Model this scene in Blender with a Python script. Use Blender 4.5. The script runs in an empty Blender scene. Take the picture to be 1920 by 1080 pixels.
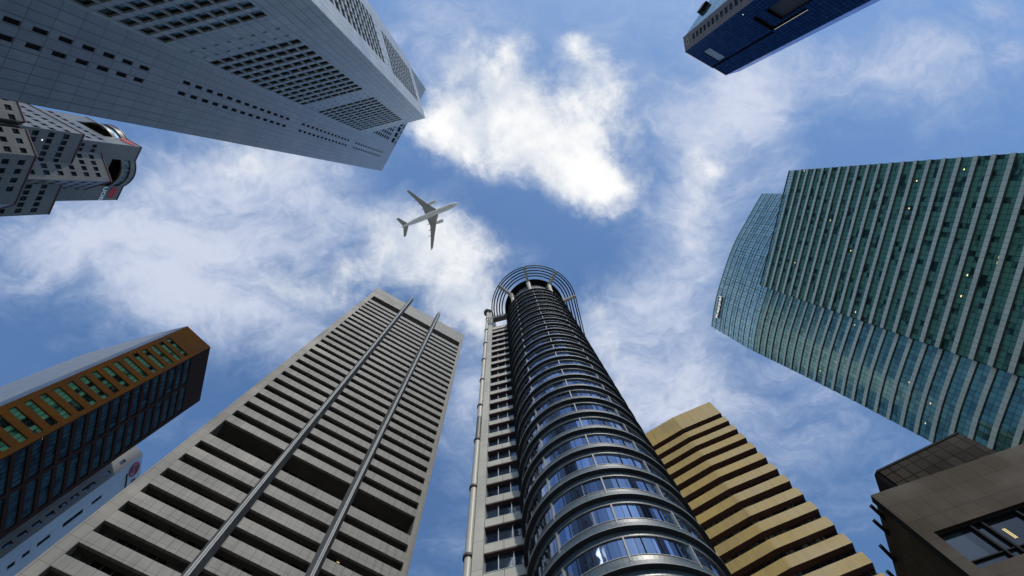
import bpy, math, random
from mathutils import Vector, Matrix
random.seed(7)
S = bpy.context.scene
C = S.collection
ZC = 1.6                      # eye height; all facade heights below are counted from it
R = math.radians
SUN_AZ, SUN_EL = R(-75), R(49)

# ------------------------------------------------------------------ camera
CAM_M = Matrix(((0.999752, 0.003265, -0.022010), (0.0, -0.989177, -0.146728), (-0.022251, 0.146692, -0.988932)))
cd = bpy.data.cameras.new('camera'); cam = bpy.data.objects.new('camera', cd); C.objects.link(cam)
cam.matrix_world = Matrix.Translation((0, 0, ZC)) @ CAM_M.to_4x4()
cd.lens = 22.5; cd.sensor_width = 36; cd.clip_end = 5000; cd.clip_start = 0.1
S.camera = cam
S.render.resolution_x, S.render.resolution_y = 1920, 1080

def screen(p):
    v = CAM_M.transposed() @ (Vector(p) - Vector((0, 0, ZC)))
    if v.z >= -.01: return None
    return (960 + 1200 * v.x / -v.z, 540 - 1200 * v.y / -v.z)

# ------------------------------------------------------------------ node helpers
class NT:
    def __init__(s, nt): s.nt = nt; s.n = nt.nodes; s.l = nt.links
    def new(s, t, **k):
        n = s.n.new(t)
        for a, b in k.items(): setattr(n, a, b)
        return n
    def put(s, inp, v):
        if isinstance(v, bpy.types.NodeSocket): s.l.new(v, inp)
        elif v is not None: inp.default_value = v
    def m(s, op, a, b=None, c=None, clamp=False):
        n = s.new('ShaderNodeMath', operation=op, use_clamp=clamp)
        s.put(n.inputs[0], a); s.put(n.inputs[1], b)
        if c is not None: s.put(n.inputs[2], c)
        return n.outputs[0]
    def v(s, op, a, b=None, sc=None):
        n = s.new('ShaderNodeVectorMath', operation=op)
        s.put(n.inputs[0], a); s.put(n.inputs[1], b)
        if sc is not None: s.put(n.inputs['Scale'], sc)
        return n.outputs['Value'] if op in ('DOT_PRODUCT', 'LENGTH') else n.outputs[0]
    def xyz(s, x, y, z=0.0):
        n = s.new('ShaderNodeCombineXYZ'); s.put(n.inputs[0], x); s.put(n.inputs[1], y); s.put(n.inputs[2], z); return n.outputs[0]
    def sep(s, v):
        n = s.new('ShaderNodeSeparateXYZ'); s.put(n.inputs[0], v); return n.outputs
    def noise(s, vec, scale, detail=4, rough=.55, dist=0, col=False):
        n = s.new('ShaderNodeTexNoise'); s.put(n.inputs['Vector'], vec); n.inputs['Scale'].default_value = scale
        n.inputs['Detail'].default_value = detail; n.inputs['Roughness'].default_value = rough; n.inputs['Distortion'].default_value = dist
        return n.outputs['Color' if col else 'Fac']
    def rng(s, v, a, b, c=0.0, d=1.0, sm=True):
        n = s.new('ShaderNodeMapRange', interpolation_type='SMOOTHSTEP' if sm else 'LINEAR')
        s.put(n.inputs[0], v); s.put(n.inputs[1], a); s.put(n.inputs[2], b); s.put(n.inputs[3], c); s.put(n.inputs[4], d); return n.outputs[0]
    def mix(s, f, a, b, typ='MIX'):
        n = s.new('ShaderNodeMix', data_type='RGBA', blend_type=typ)
        s.put(n.inputs[0], f)
        for i, x in ((6, a), (7, b)): s.put(n.inputs[i], x if isinstance(x, bpy.types.NodeSocket) else tuple(x) + (1,) if len(x) == 3 else x)
        return n.outputs[2]

def mat(name):
    m = bpy.data.materials.new(name); m.use_nodes = True; m.node_tree.nodes.clear()
    t = NT(m.node_tree); out = t.new('ShaderNodeOutputMaterial'); return m, t, out

def uvnode(t):
    return t.new('ShaderNodeUVMap', uv_map='UVMap').outputs[0]

def cellgrid(t, pu, pv, ou=0., ov=0.):
    u, v, _ = t.sep(uvnode(t))
    a = t.m('DIVIDE', t.m('SUBTRACT', u, ou), pu); b = t.m('DIVIDE', t.m('SUBTRACT', v, ov), pv)
    fu, fv = t.m('FRACT', a), t.m('FRACT', b)
    wn = t.new('ShaderNodeTexWhiteNoise', noise_dimensions='2D'); t.put(wn.inputs['Vector'], t.xyz(t.m('FLOOR', a), t.m('FLOOR', b)))
    return fu, fv, wn.outputs['Value'], wn.outputs['Color']

def lines(t, fu, fv, pu, pv, ju, jv):
    r = None
    for f, p, j in ((fu, pu, ju), (fv, pv, jv)):
        if j:
            e = t.m('MINIMUM', f, t.m('SUBTRACT', 1.0, f))
            k = t.m('LESS_THAN', e, j / p / 2)
            r = k if r is None else t.m('MAXIMUM', r, k)
    return r

def panel(name, col, rough=.6, pu=1.2, pv=2., ju=.05, jv=.05, var=.08, dirt=.15, jcol=.25, metal=0., ou=0., ov=0., spec=.4, streak=.12):
    """cladding: panel joints, slight tone change from panel to panel, stains and rain streaks"""
    m, t, out = mat(name)
    fu, fv, rv, _ = cellgrid(t, pu, pv, ou, ov)
    uv = uvnode(t); u, v, _ = t.sep(uv)
    n1 = t.noise(t.xyz(u, v, 3.1), .12, 5, .6)
    n2 = t.noise(t.xyz(t.m('MULTIPLY', u, 1.7), t.m('MULTIPLY', v, .09), 9.), 1., 4, .6)
    n3 = t.noise(t.xyz(u, v, 0.), 3.5, 3, .7)
    k = t.m('ADD', 1 - var / 2, t.m('MULTIPLY', rv, var))
    k = t.m('MULTIPLY', k, t.rng(n1, .3, .7, 1 - dirt, 1 + dirt * .4))
    k = t.m('MULTIPLY', k, t.rng(n2, .35, .75, 1 + streak * .3, 1 - streak))
    k = t.m('MULTIPLY', k, t.rng(n3, .3, .7, .97, 1.03))
    colr = t.v('SCALE', tuple(col), None, k)
    j = lines(t, fu, fv, pu, pv, ju, jv)
    if j is not None: colr = t.mix(j, colr, tuple(c * jcol for c in col))
    p = t.new('ShaderNodeBsdfPrincipled'); t.put(p.inputs['Base Color'], colr)
    t.put(p.inputs['Roughness'], t.rng(n1, .3, .7, rough * .85, min(1, rough * 1.15)))
    p.inputs['Metallic'].default_value = metal; p.inputs['Specular IOR Level'].default_value = spec
    t.l.new(p.outputs[0], out.inputs[0]); return m

def glass(name, dark, light, refl=.35, tint=(1, 1, 1), pu=1., pv=1., ju=.06, jv=.06, frame=(.03, .03, .03), thr=.6, soft=.25,
          tilt=.012, rough=.03, see=0., ou=0., ov=0., clump=.0, fres=.9, vlo=.8, vhi=1.1, lit=0., litcol=(1., .8, .4), lits=1.2):
    """window glass: mirror-like coat over a dark or blind-closed room, every pane a little different"""
    m, t, out = mat(name)
    fu, fv, rv, rc = cellgrid(t, pu, pv, ou, ov)
    uv = uvnode(t)
    if clump:
        cn = t.noise(t.v('MULTIPLY', uv, (.35 / pu, .9 / pv, 0)), clump, 2, .5)
        rr = t.m('ADD', t.m('MULTIPLY', rv, .45), t.m('MULTIPLY', cn, .75))
    else: rr = rv
    f = t.rng(rr, thr - soft, thr + soft, 0, 1)
    col = t.mix(f, dark, light)
    fine = t.noise(t.v('MULTIPLY', uv, (6., .6, 0)), 3., 2, .5)
    col = t.v('SCALE', col, None, t.rng(fine, .3, .7, .8, 1.15))
    if ju or jv:
        j = lines(t, fu, fv, pu, pv, ju, jv); col = t.mix(j, col, frame)
    d = t.new('ShaderNodeBsdfDiffuse'); t.put(d.inputs[0], col)
    g = t.new('ShaderNodeBsdfGlossy'); t.put(g.inputs[0], tuple(tint) + (1,)); g.inputs['Roughness'].default_value = rough
    geo = t.new('ShaderNodeNewGeometry')
    wav = t.noise(geo.outputs['Position'], .5, 2, .5, col=True)
    nn = t.v('ADD', geo.outputs['Normal'], t.v('SCALE', t.v('SUBTRACT', rc, (.5, .5, .5)), None, tilt))
    nn = t.v('NORMALIZE', t.v('ADD', nn, t.v('SCALE', t.v('SUBTRACT', wav, (.5, .5, .5)), None, tilt * .8)))
    t.put(g.inputs['Normal'], nn)
    fr = t.new('ShaderNodeFresnel'); fr.inputs[0].default_value = 1.5
    fac = t.m('ADD', t.m('MULTIPLY', fr.outputs[0], fres), refl * .7, clamp=True)
    fac = t.m('MULTIPLY', fac, t.rng(rv, 0., 1., vlo, vhi, False), clamp=True)
    if ju or jv: fac = t.m('MULTIPLY', fac, t.m('SUBTRACT', 1., t.m('MULTIPLY', j, .85)))
    base = d.outputs[0]
    if lit:
        wn = t.new('ShaderNodeTexWhiteNoise', noise_dimensions='3D')
        t.put(wn.inputs['Vector'], t.v('ADD', rc, (3.3, 1.7, 9.1)))
        e = t.new('ShaderNodeEmission'); e.inputs[0].default_value = tuple(litcol) + (1,); e.inputs[1].default_value = lits
        spot = t.m('MULTIPLY', t.m('LESS_THAN', t.m('ABSOLUTE', t.m('SUBTRACT', fu, .45)), .16), t.m('LESS_THAN', t.m('ABSOLUTE', t.m('SUBTRACT', fv, .25)), .09))
        on = t.m('MULTIPLY', t.m('LESS_THAN', wn.outputs[0], lit), spot)
        mx = t.new('ShaderNodeMixShader'); t.put(mx.inputs[0], on); t.l.new(base, mx.inputs[1]); t.l.new(e.outputs[0], mx.inputs[2]); base = mx.outputs[0]
    if see:
        tr = t.new('ShaderNodeBsdfTransparent'); tr.inputs[0].default_value = (.74, .90, .88, 1)
        mx = t.new('ShaderNodeMixShader')
        sf = see if not (ju or jv) else t.m('MULTIPLY', t.m('SUBTRACT', 1., j), see)
        t.put(mx.inputs[0], sf); t.l.new(base, mx.inputs[1]); t.l.new(tr.outputs[0], mx.inputs[2]); base = mx.outputs[0]
    ms = t.new('ShaderNodeMixShader'); t.put(ms.inputs[0], fac); t.l.new(base, ms.inputs[1]); t.l.new(g.outputs[0], ms.inputs[2])
    t.l.new(ms.outputs[0], out.inputs[0]); return m

def plain(name, col, rough=.5, metal=0., dirt=.15, scale=.6, spec=.5):
    m, t, out = mat(name)
    co = t.new('ShaderNodeTexCoord').outputs['Object']
    n = t.noise(co, scale, 5, .6); n2 = t.noise(co, scale * 14, 3, .6)
    k = t.m('MULTIPLY', t.rng(n, .3, .7, 1 - dirt, 1 + dirt * .5), t.rng(n2, .3, .7, .95, 1.05))
    p = t.new('ShaderNodeBsdfPrincipled'); t.put(p.inputs['Base Color'], t.v('SCALE', tuple(col), None, k))
    p.inputs['Roughness'].default_value = rough; p.inputs['Metallic'].default_value = metal; p.inputs['Specular IOR Level'].default_value = spec
    t.l.new(p.outputs[0], out.inputs[0]); return m

def glow(name, col, st):
    m, t, out = mat(name); e = t.new('ShaderNodeEmission'); e.inputs[0].default_value = tuple(col) + (1,); e.inputs[1].default_value = st
    t.l.new(e.outputs[0], out.inputs[0]); return m

# ------------------------------------------------------------------ mesh helpers
class MB:
    def __init__(s): s.v = []; s.f = []; s.uv = []; s.mi = []
    def quad(s, pts, uvs=None, mi=0):
        i = len(s.v); s.v += [tuple(p) for p in pts]; s.f.append(tuple(range(i, i + len(pts))))
        if uvs is None:
            a, b = Vector(pts[0]), Vector(pts[1]); c = Vector(pts[-1])
            e = (b - a); L = e.length or 1; e2 = (c - a)
            uvs = [((Vector(p) - a).dot(e) / L, (Vector(p) - a).dot(e2) / (e2.length or 1)) for p in pts]
        s.uv += list(uvs); s.mi.append(mi)
    def box(s, fr, u0, u1, z0, z1, o0, o1, mi=0, skip=''):
        """box on a facade frame: o outward; front face at max(o0,o1)"""
        P = fr.P; a, b = min(o0, o1), max(o0, o1)
        F = lambda L, U: s.quad([P(*q) for q in L], U, mi)
        if 'f' not in skip: F([(u0, z0, b), (u1, z0, b), (u1, z1, b), (u0, z1, b)], [(u0, z0), (u1, z0), (u1, z1), (u0, z1)])
        if 'b' not in skip: F([(u1, z0, a), (u0, z0, a), (u0, z1, a), (u1, z1, a)], [(u1, z0), (u0, z0), (u0, z1), (u1, z1)])
        if 'd' not in skip: F([(u0, z0, a), (u1, z0, a), (u1, z0, b), (u0, z0, b)], [(u0, a), (u1, a), (u1, b), (u0, b)])
        if 'u' not in skip: F([(u0, z1, b), (u1, z1, b), (u1, z1, a), (u0, z1, a)], [(u0, b), (u1, b), (u1, a), (u0, a)])
        if 'l' not in skip: F([(u0, z0, a), (u0, z0, b), (u0, z1, b), (u0, z1, a)], [(a, z0), (b, z0), (b, z1), (a, z1)])
        if 'r' not in skip: F([(u1, z0, b), (u1, z0, a), (u1, z1, a), (u1, z1, b)], [(b, z0), (a, z0), (a, z1), (b, z1)])
    def prism(s, pts, z0, z1, mi=0, top=True, bottom=True, skipedge=()):
        """vertical prism on plan polygon pts (any winding), heights from eye level"""
        n = len(pts); L = 0
        for i in range(n):
            a, b = pts[i], pts[(i + 1) % n]; d = math.dist(a, b)
            if i not in skipedge:
                s.quad([(a[0], a[1], z0 + ZC), (b[0], b[1], z0 + ZC), (b[0], b[1], z1 + ZC), (a[0], a[1], z1 + ZC)], [(L, z0), (L + d, z0), (L + d, z1), (L, z1)], mi)
            L += d
        if top: s.quad([(p[0], p[1], z1 + ZC) for p in pts], [(p[0], p[1]) for p in pts], mi)
        if bottom: s.quad([(p[0], p[1], z0 + ZC) for p in reversed(pts)], [(p[0], p[1]) for p in reversed(pts)], mi)
    def tube(s, path, r, n=8, mi=0, cap=True):
        rings = []
        for i, p in enumerate(path):
            p = Vector(p); a = Vector(path[max(i - 1, 0)]); b = Vector(path[min(i + 1, len(path) - 1)])
            d = (b - a).normalized(); up = Vector((0, 0, 1)) if abs(d.z) < .9 else Vector((1, 0, 0))
            x = d.cross(up).normalized(); y = x.cross(d)
            rr = r[i] if isinstance(r, (list, tuple)) else r
            rings.append([p + (x * math.cos(2 * math.pi * k / n) + y * math.sin(2 * math.pi * k / n)) * rr for k in range(n)])
        for i in range(len(rings) - 1):
            for k in range(n):
                k2 = (k + 1) % n
                s.quad([rings[i][k], rings[i][k2], rings[i + 1][k2], rings[i + 1][k]], [(k, i), (k + 1, i), (k + 1, i + 1), (k, i + 1)], mi)
        if cap:
            s.quad(list(reversed(rings[0])), None, mi); s.quad(rings[-1], None, mi)
    def build(s, name, mats, parent=None, smooth=False, fix=True):
        me = bpy.data.meshes.new(name)
        loc = parent['_o'] if parent is not None else (0, 0, 0)
        me.from_pydata([(p[0] - loc[0], p[1] - loc[1], p[2]) for p in s.v], [], s.f)
        ul = me.uv_layers.new(name='UVMap'); ul.data.foreach_set('uv', [c for q in s.uv for c in q])
        for m in (mats if isinstance(mats, (list, tuple)) else [mats]): me.materials.append(m)
        me.polygons.foreach_set('material_index', s.mi)
        if smooth: me.polygons.foreach_set('use_smooth', [True] * len(me.polygons))
        me.update()
        o = bpy.data.objects.new(name, me); C.objects.link(o)
        if parent is not None:
            o.parent = parent['r'] if isinstance(parent, dict) else parent
        return o

class Fr:
    """facade frame: plan points A->B, u along, o outward (towards the square where the camera stands)"""
    def __init__(s, A, B, out=None):
        s.A = Vector(A); s.B = Vector(B); s.L = (s.B - s.A).length; s.d = (s.B - s.A) / s.L
        n = Vector((s.d.y, -s.d.x))
        ref = Vector(out) if out else -s.A
        s.n = n if n.dot(ref) > 0 else -n
        s.right = Vector((-s.n.y, s.n.x))          # a viewer's right when facing it
        s.sgn = 1 if s.right.dot(s.d) > 0 else -1
    def P(s, u, z, o=0.):
        q = s.A + s.d * u + s.n * o; return (q.x, q.y, z + ZC)
    def xy(s, u, o=0.):
        q = s.A + s.d * u + s.n * o; return (q.x, q.y)

def thing(name, label, cat, loc, group=None):
    o = bpy.data.objects.new(name, None); C.objects.link(o); o.location = (loc[0], loc[1], 0)
    o['label'] = label; o['category'] = cat
    if group: o['group'] = group
    return {'r': o, '_o': (loc[0], loc[1])}

def sub(part, T):
    """let further parts be built under an existing part"""
    return {'r': part, '_o': T['_o']}

def wall(mb, fr, u0, u1, z0, z1, wins, depth=.6, mi=0, rmi=None, o=0.):
    """facade sheet with real openings and reveals; wins = [(ua,ub,za,zb)]"""
    rmi = mi if rmi is None else rmi
    zs = sorted({z0, z1} | {z for w in wins for z in w[2:4] if z0 < z < z1})
    q = lambda a, b, c, d: mb.quad([fr.P(a, c, o), fr.P(b, c, o), fr.P(b, d, o), fr.P(a, d, o)], [(a, c), (b, c), (b, d), (a, d)], mi)
    for i in range(len(zs) - 1):
        a, b = zs[i], zs[i + 1]; mid = (a + b) / 2
        row = sorted((w[0], w[1]) for w in wins if w[2] < mid < w[3]); x = u0
        for ua, ub in row:
            if ua > x + 1e-4: q(x, ua, a, b)
            x = max(x, ub)
        if x < u1 - 1e-4: q(x, u1, a, b)
    P = fr.P; i_ = o - depth
    for ua, ub, za, zb in wins:
        for L in ([(ua, za, o), (ub, za, o), (ub, za, i_), (ua, za, i_)], [(ua, zb, i_), (ub, zb, i_), (ub, zb, o), (ua, zb, o)],
                  [(ua, za, i_), (ua, zb, i_), (ua, zb, o), (ua, za, o)], [(ub, za, o), (ub, zb, o), (ub, zb, i_), (ub, za, i_)]):
            mb.quad([P(*p) for p in L], [(p[0] + p[2], p[1]) for p in L], rmi)

def windows(T, fr, wins, gm, fm, depth=.6, bar=.07, cap=100, name='window', vb=0, hb=0, o=0.):
    items = []
    for w in wins:
        c = fr.P((w[0] + w[1]) / 2, (w[2] + w[3]) / 2, o); s_ = screen(c)
        ins = s_ is not None and -5 < s_[0] < 1925 and -5 < s_[1] < 1085
        items.append((0 if ins else 1, Vector(c).length / math.sqrt((w[1] - w[0]) * (w[3] - w[2])), w))
    items.sort(key=lambda t: t[:2])
    T.setdefault('nw', 0); T.setdefault('rest', [])
    for it in items:
        if T['nw'] < cap and it[0] == 0:
            mb = MB(); pane(mb, fr, it[2], depth, bar, vb, hb, o); mb.build(name, [gm, fm], T); T['nw'] += 1
        else: T['rest'].append((fr, it[2], depth, bar, vb, hb, gm, fm, o))

def pane(mb, fr, w, depth, bar, vb=0, hb=0, o=0., k=0):
    a, b, c, d = w; i_ = o - depth + .02
    mb.quad([fr.P(a, c, i_), fr.P(b, c, i_), fr.P(b, d, i_), fr.P(a, d, i_)], [(a, c), (b, c), (b, d), (a, d)], k)
    if bar:
        e = .004
        mb.box(fr, a + e, b - e, c + e, c + bar, i_ + .01, i_ + .08, k + 1, 'b'); mb.box(fr, a + e, b - e, d - bar, d - e, i_ + .01, i_ + .08, k + 1, 'b')
        mb.box(fr, a + e, a + bar, c + bar, d - bar, i_ + .01, i_ + .075, k + 1, 'b'); mb.box(fr, b - bar, b - e, c + bar, d - bar, i_ + .01, i_ + .075, k + 1, 'b')
        for x in range(vb):
            u = a + (b - a) * (x + 1) / (vb + 1); mb.box(fr, u - bar / 2, u + bar / 2, c + bar, d - bar, i_ + .01, i_ + .07, k + 1, 'b')
        for x in range(hb):
            z = c + (d - c) * (x + 1) / (hb + 1); mb.box(fr, a + bar, b - bar, z - bar / 2, z + bar / 2, i_ + .01, i_ + .065, k + 1, 'b')

def flush_rest(T, name='window'):
    if not T.get('rest'): return
    mats = []
    mb = MB()
    for fr, w, depth, bar, vb, hb, gm, fm, o in T['rest']:
        if gm not in mats: mats += [gm, fm]
        pane(mb, fr, w, depth, bar, vb, hb, o, mats.index(gm))
    ob = mb.build(name, mats, T); ob['kind'] = 'stuff'; T['rest'] = []

def lettering(T, txt, fr, u, z, size, m, o=.1, depth=.12, name='lettering', bold=0.0, sx=1., just='CENTER', parent=None):
    cu = bpy.data.curves.new('t', 'FONT'); cu.body = txt; cu.size = size; cu.extrude = depth; cu.offset = bold; cu.align_x = just; cu.align_y = 'CENTER'
    ob = bpy.data.objects.new('t', cu); C.objects.link(ob); bpy.context.view_layer.update()
    me = bpy.data.meshes.new_from_object(ob.evaluated_get(bpy.context.evaluated_depsgraph_get()))
    bpy.data.objects.remove(ob)
    rx, n = fr.right, fr.n
    p = fr.P(u, z, o)
    M = Matrix(((rx.x * sx, 0, n.x, p[0] - T['_o'][0]), (rx.y * sx, 0, n.y, p[1] - T['_o'][1]), (0, 1, 0, p[2]), (0, 0, 0, 1)))
    me.transform(M); me.materials.clear(); me.materials.append(m); me.name = name
    o_ = bpy.data.objects.new(name, me); C.objects.link(o_); o_.parent = (parent or T['r']); return o_

def back(fr, u, dep): return fr.xy(u, -dep)

# ================================================================== materials
M = {}
M['grey'] = panel('grey_granite', (.205, .198, .182), .62, 1.0, 1.93, .045, .045, .10, .18, ou=1.2, ov=.03, spec=.25, streak=.2)
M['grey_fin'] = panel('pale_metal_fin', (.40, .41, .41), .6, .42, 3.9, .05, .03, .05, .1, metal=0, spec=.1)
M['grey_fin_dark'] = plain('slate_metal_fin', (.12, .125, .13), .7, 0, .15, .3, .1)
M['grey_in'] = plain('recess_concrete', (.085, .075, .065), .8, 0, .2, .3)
M['dark_glass'] = glass('dark_ribbon_glass', (.010, .012, .012), (.10, .115, .095), .06, (.8, .9, .85), 1.0, 1.96, .05, 0, (.06, .06, .055), .66, .14, clump=.7, lit=.012, lits=.8)
M['slab_glass'] = glass('navy_window_glass', (.010, .014, .022), (.03, .04, .055), .16, (.5, .62, .8), 1.24, 4.088, 0, 0, (.02, .02, .02), .6, .3, .03, .04, fres=.5)
M['cream'] = panel('cream_cladding', (.45, .425, .36), .5, 1.7, 4.09, .05, .05, .06, .12, ou=0., ov=.5)
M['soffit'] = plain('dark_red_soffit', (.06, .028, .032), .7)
M['round_glass'] = glass('blue_office_glass', (.008, .010, .016), (.045, .065, .11), .50, (.54, .68, .96), 1.0385, 4.088, .03, 0, (.02, .02, .02), .5, .4, .05, .03, vlo=.30, vhi=1.3, fres=.8, lit=.02, litcol=(1, .95, .8), lits=1.5, ov=36.2)
M['slate'] = panel('slate_spandrel', (.062, .090, .108), .42, 1.0385, 4.088, .035, 0, .3, .2, spec=.5)
M['ledge'] = plain('dark_blue_metal_ledge', (.035, .042, .052), .6, 0, .15, .5, .15)
M['trim'] = plain('pale_window_trim', (.26, .26, .25), .6, 0)
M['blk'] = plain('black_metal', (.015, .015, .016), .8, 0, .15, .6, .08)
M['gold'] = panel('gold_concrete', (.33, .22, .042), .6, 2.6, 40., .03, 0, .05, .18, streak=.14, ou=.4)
M['white_panel'] = panel('white_aluminium_panel', (.44, .455, .46), .36, 1.19, 4.07, .09, .09, .16, .18, metal=.0, ou=.3, ov=.2, streak=.08)
M['blue_panel'] = panel('pale_aluminium_panel', (.235, .275, .32), .36, 1.05, 3.85, .08, .10, .16, .18, ou=1.08, ov=.25, streak=.08)
M['win'] = glass('deep_window_glass', (.006, .006, .006), (.02, .024, .022), .0, (.7, .9, .85), 1.78, 4.07, 0, 0, (.1, .1, .1), .8, .2, fres=.22)
M['rib'] = plain('pale_window_rib', (.5, .51, .51), .5)
M['win_frame'] = plain('dark_window_frame', (.03, .035, .033), .4)
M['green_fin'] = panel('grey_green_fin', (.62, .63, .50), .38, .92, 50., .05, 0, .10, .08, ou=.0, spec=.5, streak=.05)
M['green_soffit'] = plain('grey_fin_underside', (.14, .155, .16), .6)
M['green'] = glass('green_office_glass', (.012, .022, .020), (.105, .235, .17), .05, (.42, .72, .60), .92, 1.48, .07, .09, (.012, .03, .026), .46, .10, .012, .05, fres=.35, clump=.8, lit=.014, litcol=(1, .8, .35), lits=1.6)
M['green_b'] = glass('green_curved_glass', (.014, .030, .028), (.085, .18, .135), .04, (.34, .54, .45), .92, 1.48, .07, .09, (.014, .035, .032), .50, .12, .02, .05, fres=.4, clump=.8, lit=.012, litcol=(1, .8, .4), lits=1.4)
M['screen'] = glass('clear_crown_glass', (.10, .19, .165), (.26, .38, .34), .06, (.50, .80, .76), .92, 1.48, .08, .09, (.03, .06, .055), .5, .3, .02, .05, see=.5, fres=.2)
M['orange'] = panel('orange_brown_tile', (.29, .094, .014), .8, .6, .61, .012, .012, .1, .2, jcol=.7, spec=.1)
M['brown'] = panel('dark_brown_tile', (.042, .022, .018), .9, .6, .61, .012, .012, .1, .25, jcol=.7, spec=.06)
M['silver'] = panel('ribbed_silver_cladding', (.34, .36, .40), .4, .6, .92, .12, .2, .25, .1, jcol=.35, metal=.2)
M['orange_glass'] = glass('green_lit_glass', (.010, .016, .014), (.17, .42, .21), .03, (.6, 1, .8), .88, 3.73, .1, 0, (.02, .035, .025), .53, .09, fres=.25, clump=.8, ou=1.0)
M['teal_glass'] = glass('teal_dim_glass', (.012, .016, .022), (.035, .075, .09), .02, (.5, .75, 1.), 1.0, 3.9, .09, 0, (.015, .015, .02), .5, .25, fres=.12, clump=1.0, lit=.03, litcol=(1, .95, .7), lits=1.5)
M['white'] = panel('white_rendered_wall', (.26, .26, .26), .7, 60, 40, 0, 0, .0, .12, streak=.22)
M['white_blue'] = panel('pale_blue_white_wall', (.36, .41, .48), .6, 60, 40, 0, 0, .0, .1, streak=.15)
M['red'] = plain('dark_red_enamel', (.30, .012, .03), .4)
M['sign_dark'] = plain('black_sign_letter', (.02, .02, .025), .4)
M['sign_red'] = plain('bright_red_sign', (.62, .015, .02), .4)
M['sign_glow'] = glow('white_sign_added_glow', (1., 1., .97), .55)  # glow added so the white letters read bright on their shaded side
M['sign_white'] = plain('white_sign_letter', (.9, .9, .88), .4, 0, .02, .1)
M['granite'] = panel('blue_grey_granite', (.125, .110, .084), .30, 1.1, 1.07, .035, .035, .12, .14, jcol=.45)
M['granite_warm'] = M['granite']
M['cop'] = plain('dark_red_coping', (.10, .02, .03), .5)
M['uob_win'] = glass('granite_tower_glass', (.008, .009, .012), (.03, .038, .05), .0, (.6, .8, 1), 1.1, 1.2, .05, .05, (.02, .02, .02), .6, .3, fres=.12)
M['navy'] = glass('navy_curtain_glass', (.006, .012, .035), (.008, .018, .045), .0, (.10, .18, .34), 1.1, 2.02, .10, .28, (.004, .006, .014), .5, .4, .01, .06, fres=.28, lit=.004, lits=1.5, litcol=(.9, .95, 1))
M['brownstone'] = panel('brown_stone', (.17, .115, .10), .6, 1.3, 4.04, .04, .04, .1, .15)
M['violet'] = glass('violet_side_glass', (.05, .05, .09), (.10, .11, .18), .2, (.6, .62, .8), 1.2, 4.04, .06, .35, (.05, .05, .09), .4, .3)
M['louvre'] = panel('grey_louvre', (.33, .34, .38), .5, .8, .55, .05, .16, .2, .1, jcol=.2)
M['bronze'] = panel('dark_bronze_stone', (.042, .030, .019), .7, 1.18, 2.25, .045, .06, .3, .4, ou=.1, ov=.25, jcol=.25, spec=.12)
M['bronze_pan'] = panel('bronze_glass_panel', (.026, .020, .015), .8, .93, 1.45, .13, .13, .7, .25, ov=.0, jcol=.02, spec=.08)
M['bronze_win'] = glass('bronze_frame_glass', (.010, .010, .012), (.03, .034, .04), .05, (.55, .62, .75), 2.4, 9, 0, 0, (0, 0, 0), .5, .3, .01, .02, fres=.5)
M['plane_white'] = plain('white_airframe_paint', (.92, .91, .88), .4, 0, .05, .02)
M['plane_grey'] = plain('grey_wing_paint', (.42, .41, .39), .5, 0, .12, .04)
M['yellow'] = glow('warm_ceiling_light', (1., .78, .35), .9)
M['cool'] = glow('white_ceiling_light', (.95, .97, 1.), 1.1)
M['screen_frame'] = plain('dark_green_mullion', (.05, .075, .07), .45, .3)

# ================================================================== the setting
def ground():
    m, t, out = mat('paving')
    co = t.new('ShaderNodeTexCoord').outputs['Object']
    br = t.new('ShaderNodeTexBrick'); t.put(br.inputs['Vector'], co); br.inputs['Scale'].default_value = 1.0
    br.inputs['Color1'].default_value = (.20, .19, .18, 1); br.inputs['Color2'].default_value = (.25, .235, .22, 1); br.inputs['Mortar'].default_value = (.07, .07, .07, 1)
    br.inputs['Brick Width'].default_value = 1.2; br.inputs['Row Height'].default_value = .6; br.inputs['Mortar Size'].default_value = .012
    p = t.new('ShaderNodeBsdfPrincipled'); t.put(p.inputs['Base Color'], t.mix(.5, br.outputs[0], t.v('SCALE', br.outputs[0], None, t.rng(t.noise(co, .2, 5), .3, .7, .6, 1.2))))
    p.inputs['Roughness'].default_value = .8; t.l.new(p.outputs[0], out.inputs[0])
    asp = plain('city_ground', (.21, .20, .18), .9, 0, .25, .01)
    mb = MB(); mb.quad([(-2500, -2500, 0), (2500, -2500, 0), (2500, 2500, 0), (-2500, 2500, 0)])
    o = mb.build('ground', asp); o['kind'] = 'structure'
    mb = MB(); z = .14
    P = [(-22, -20), (16, -20), (22, 10), (12, 19), (-9, 24), (-30, 22), (-34, -6)]
    mb.quad([(x, y, z) for x, y in P])
    for i in range(len(P)):
        a, b = P[i], P[(i + 1) % len(P)]; mb.quad([(a[0], a[1], -.05), (b[0], b[1], -.05), (b[0], b[1], z), (a[0], a[1], z)])
    o = mb.build('pavement', m); o['kind'] = 'structure'
ground()

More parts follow.
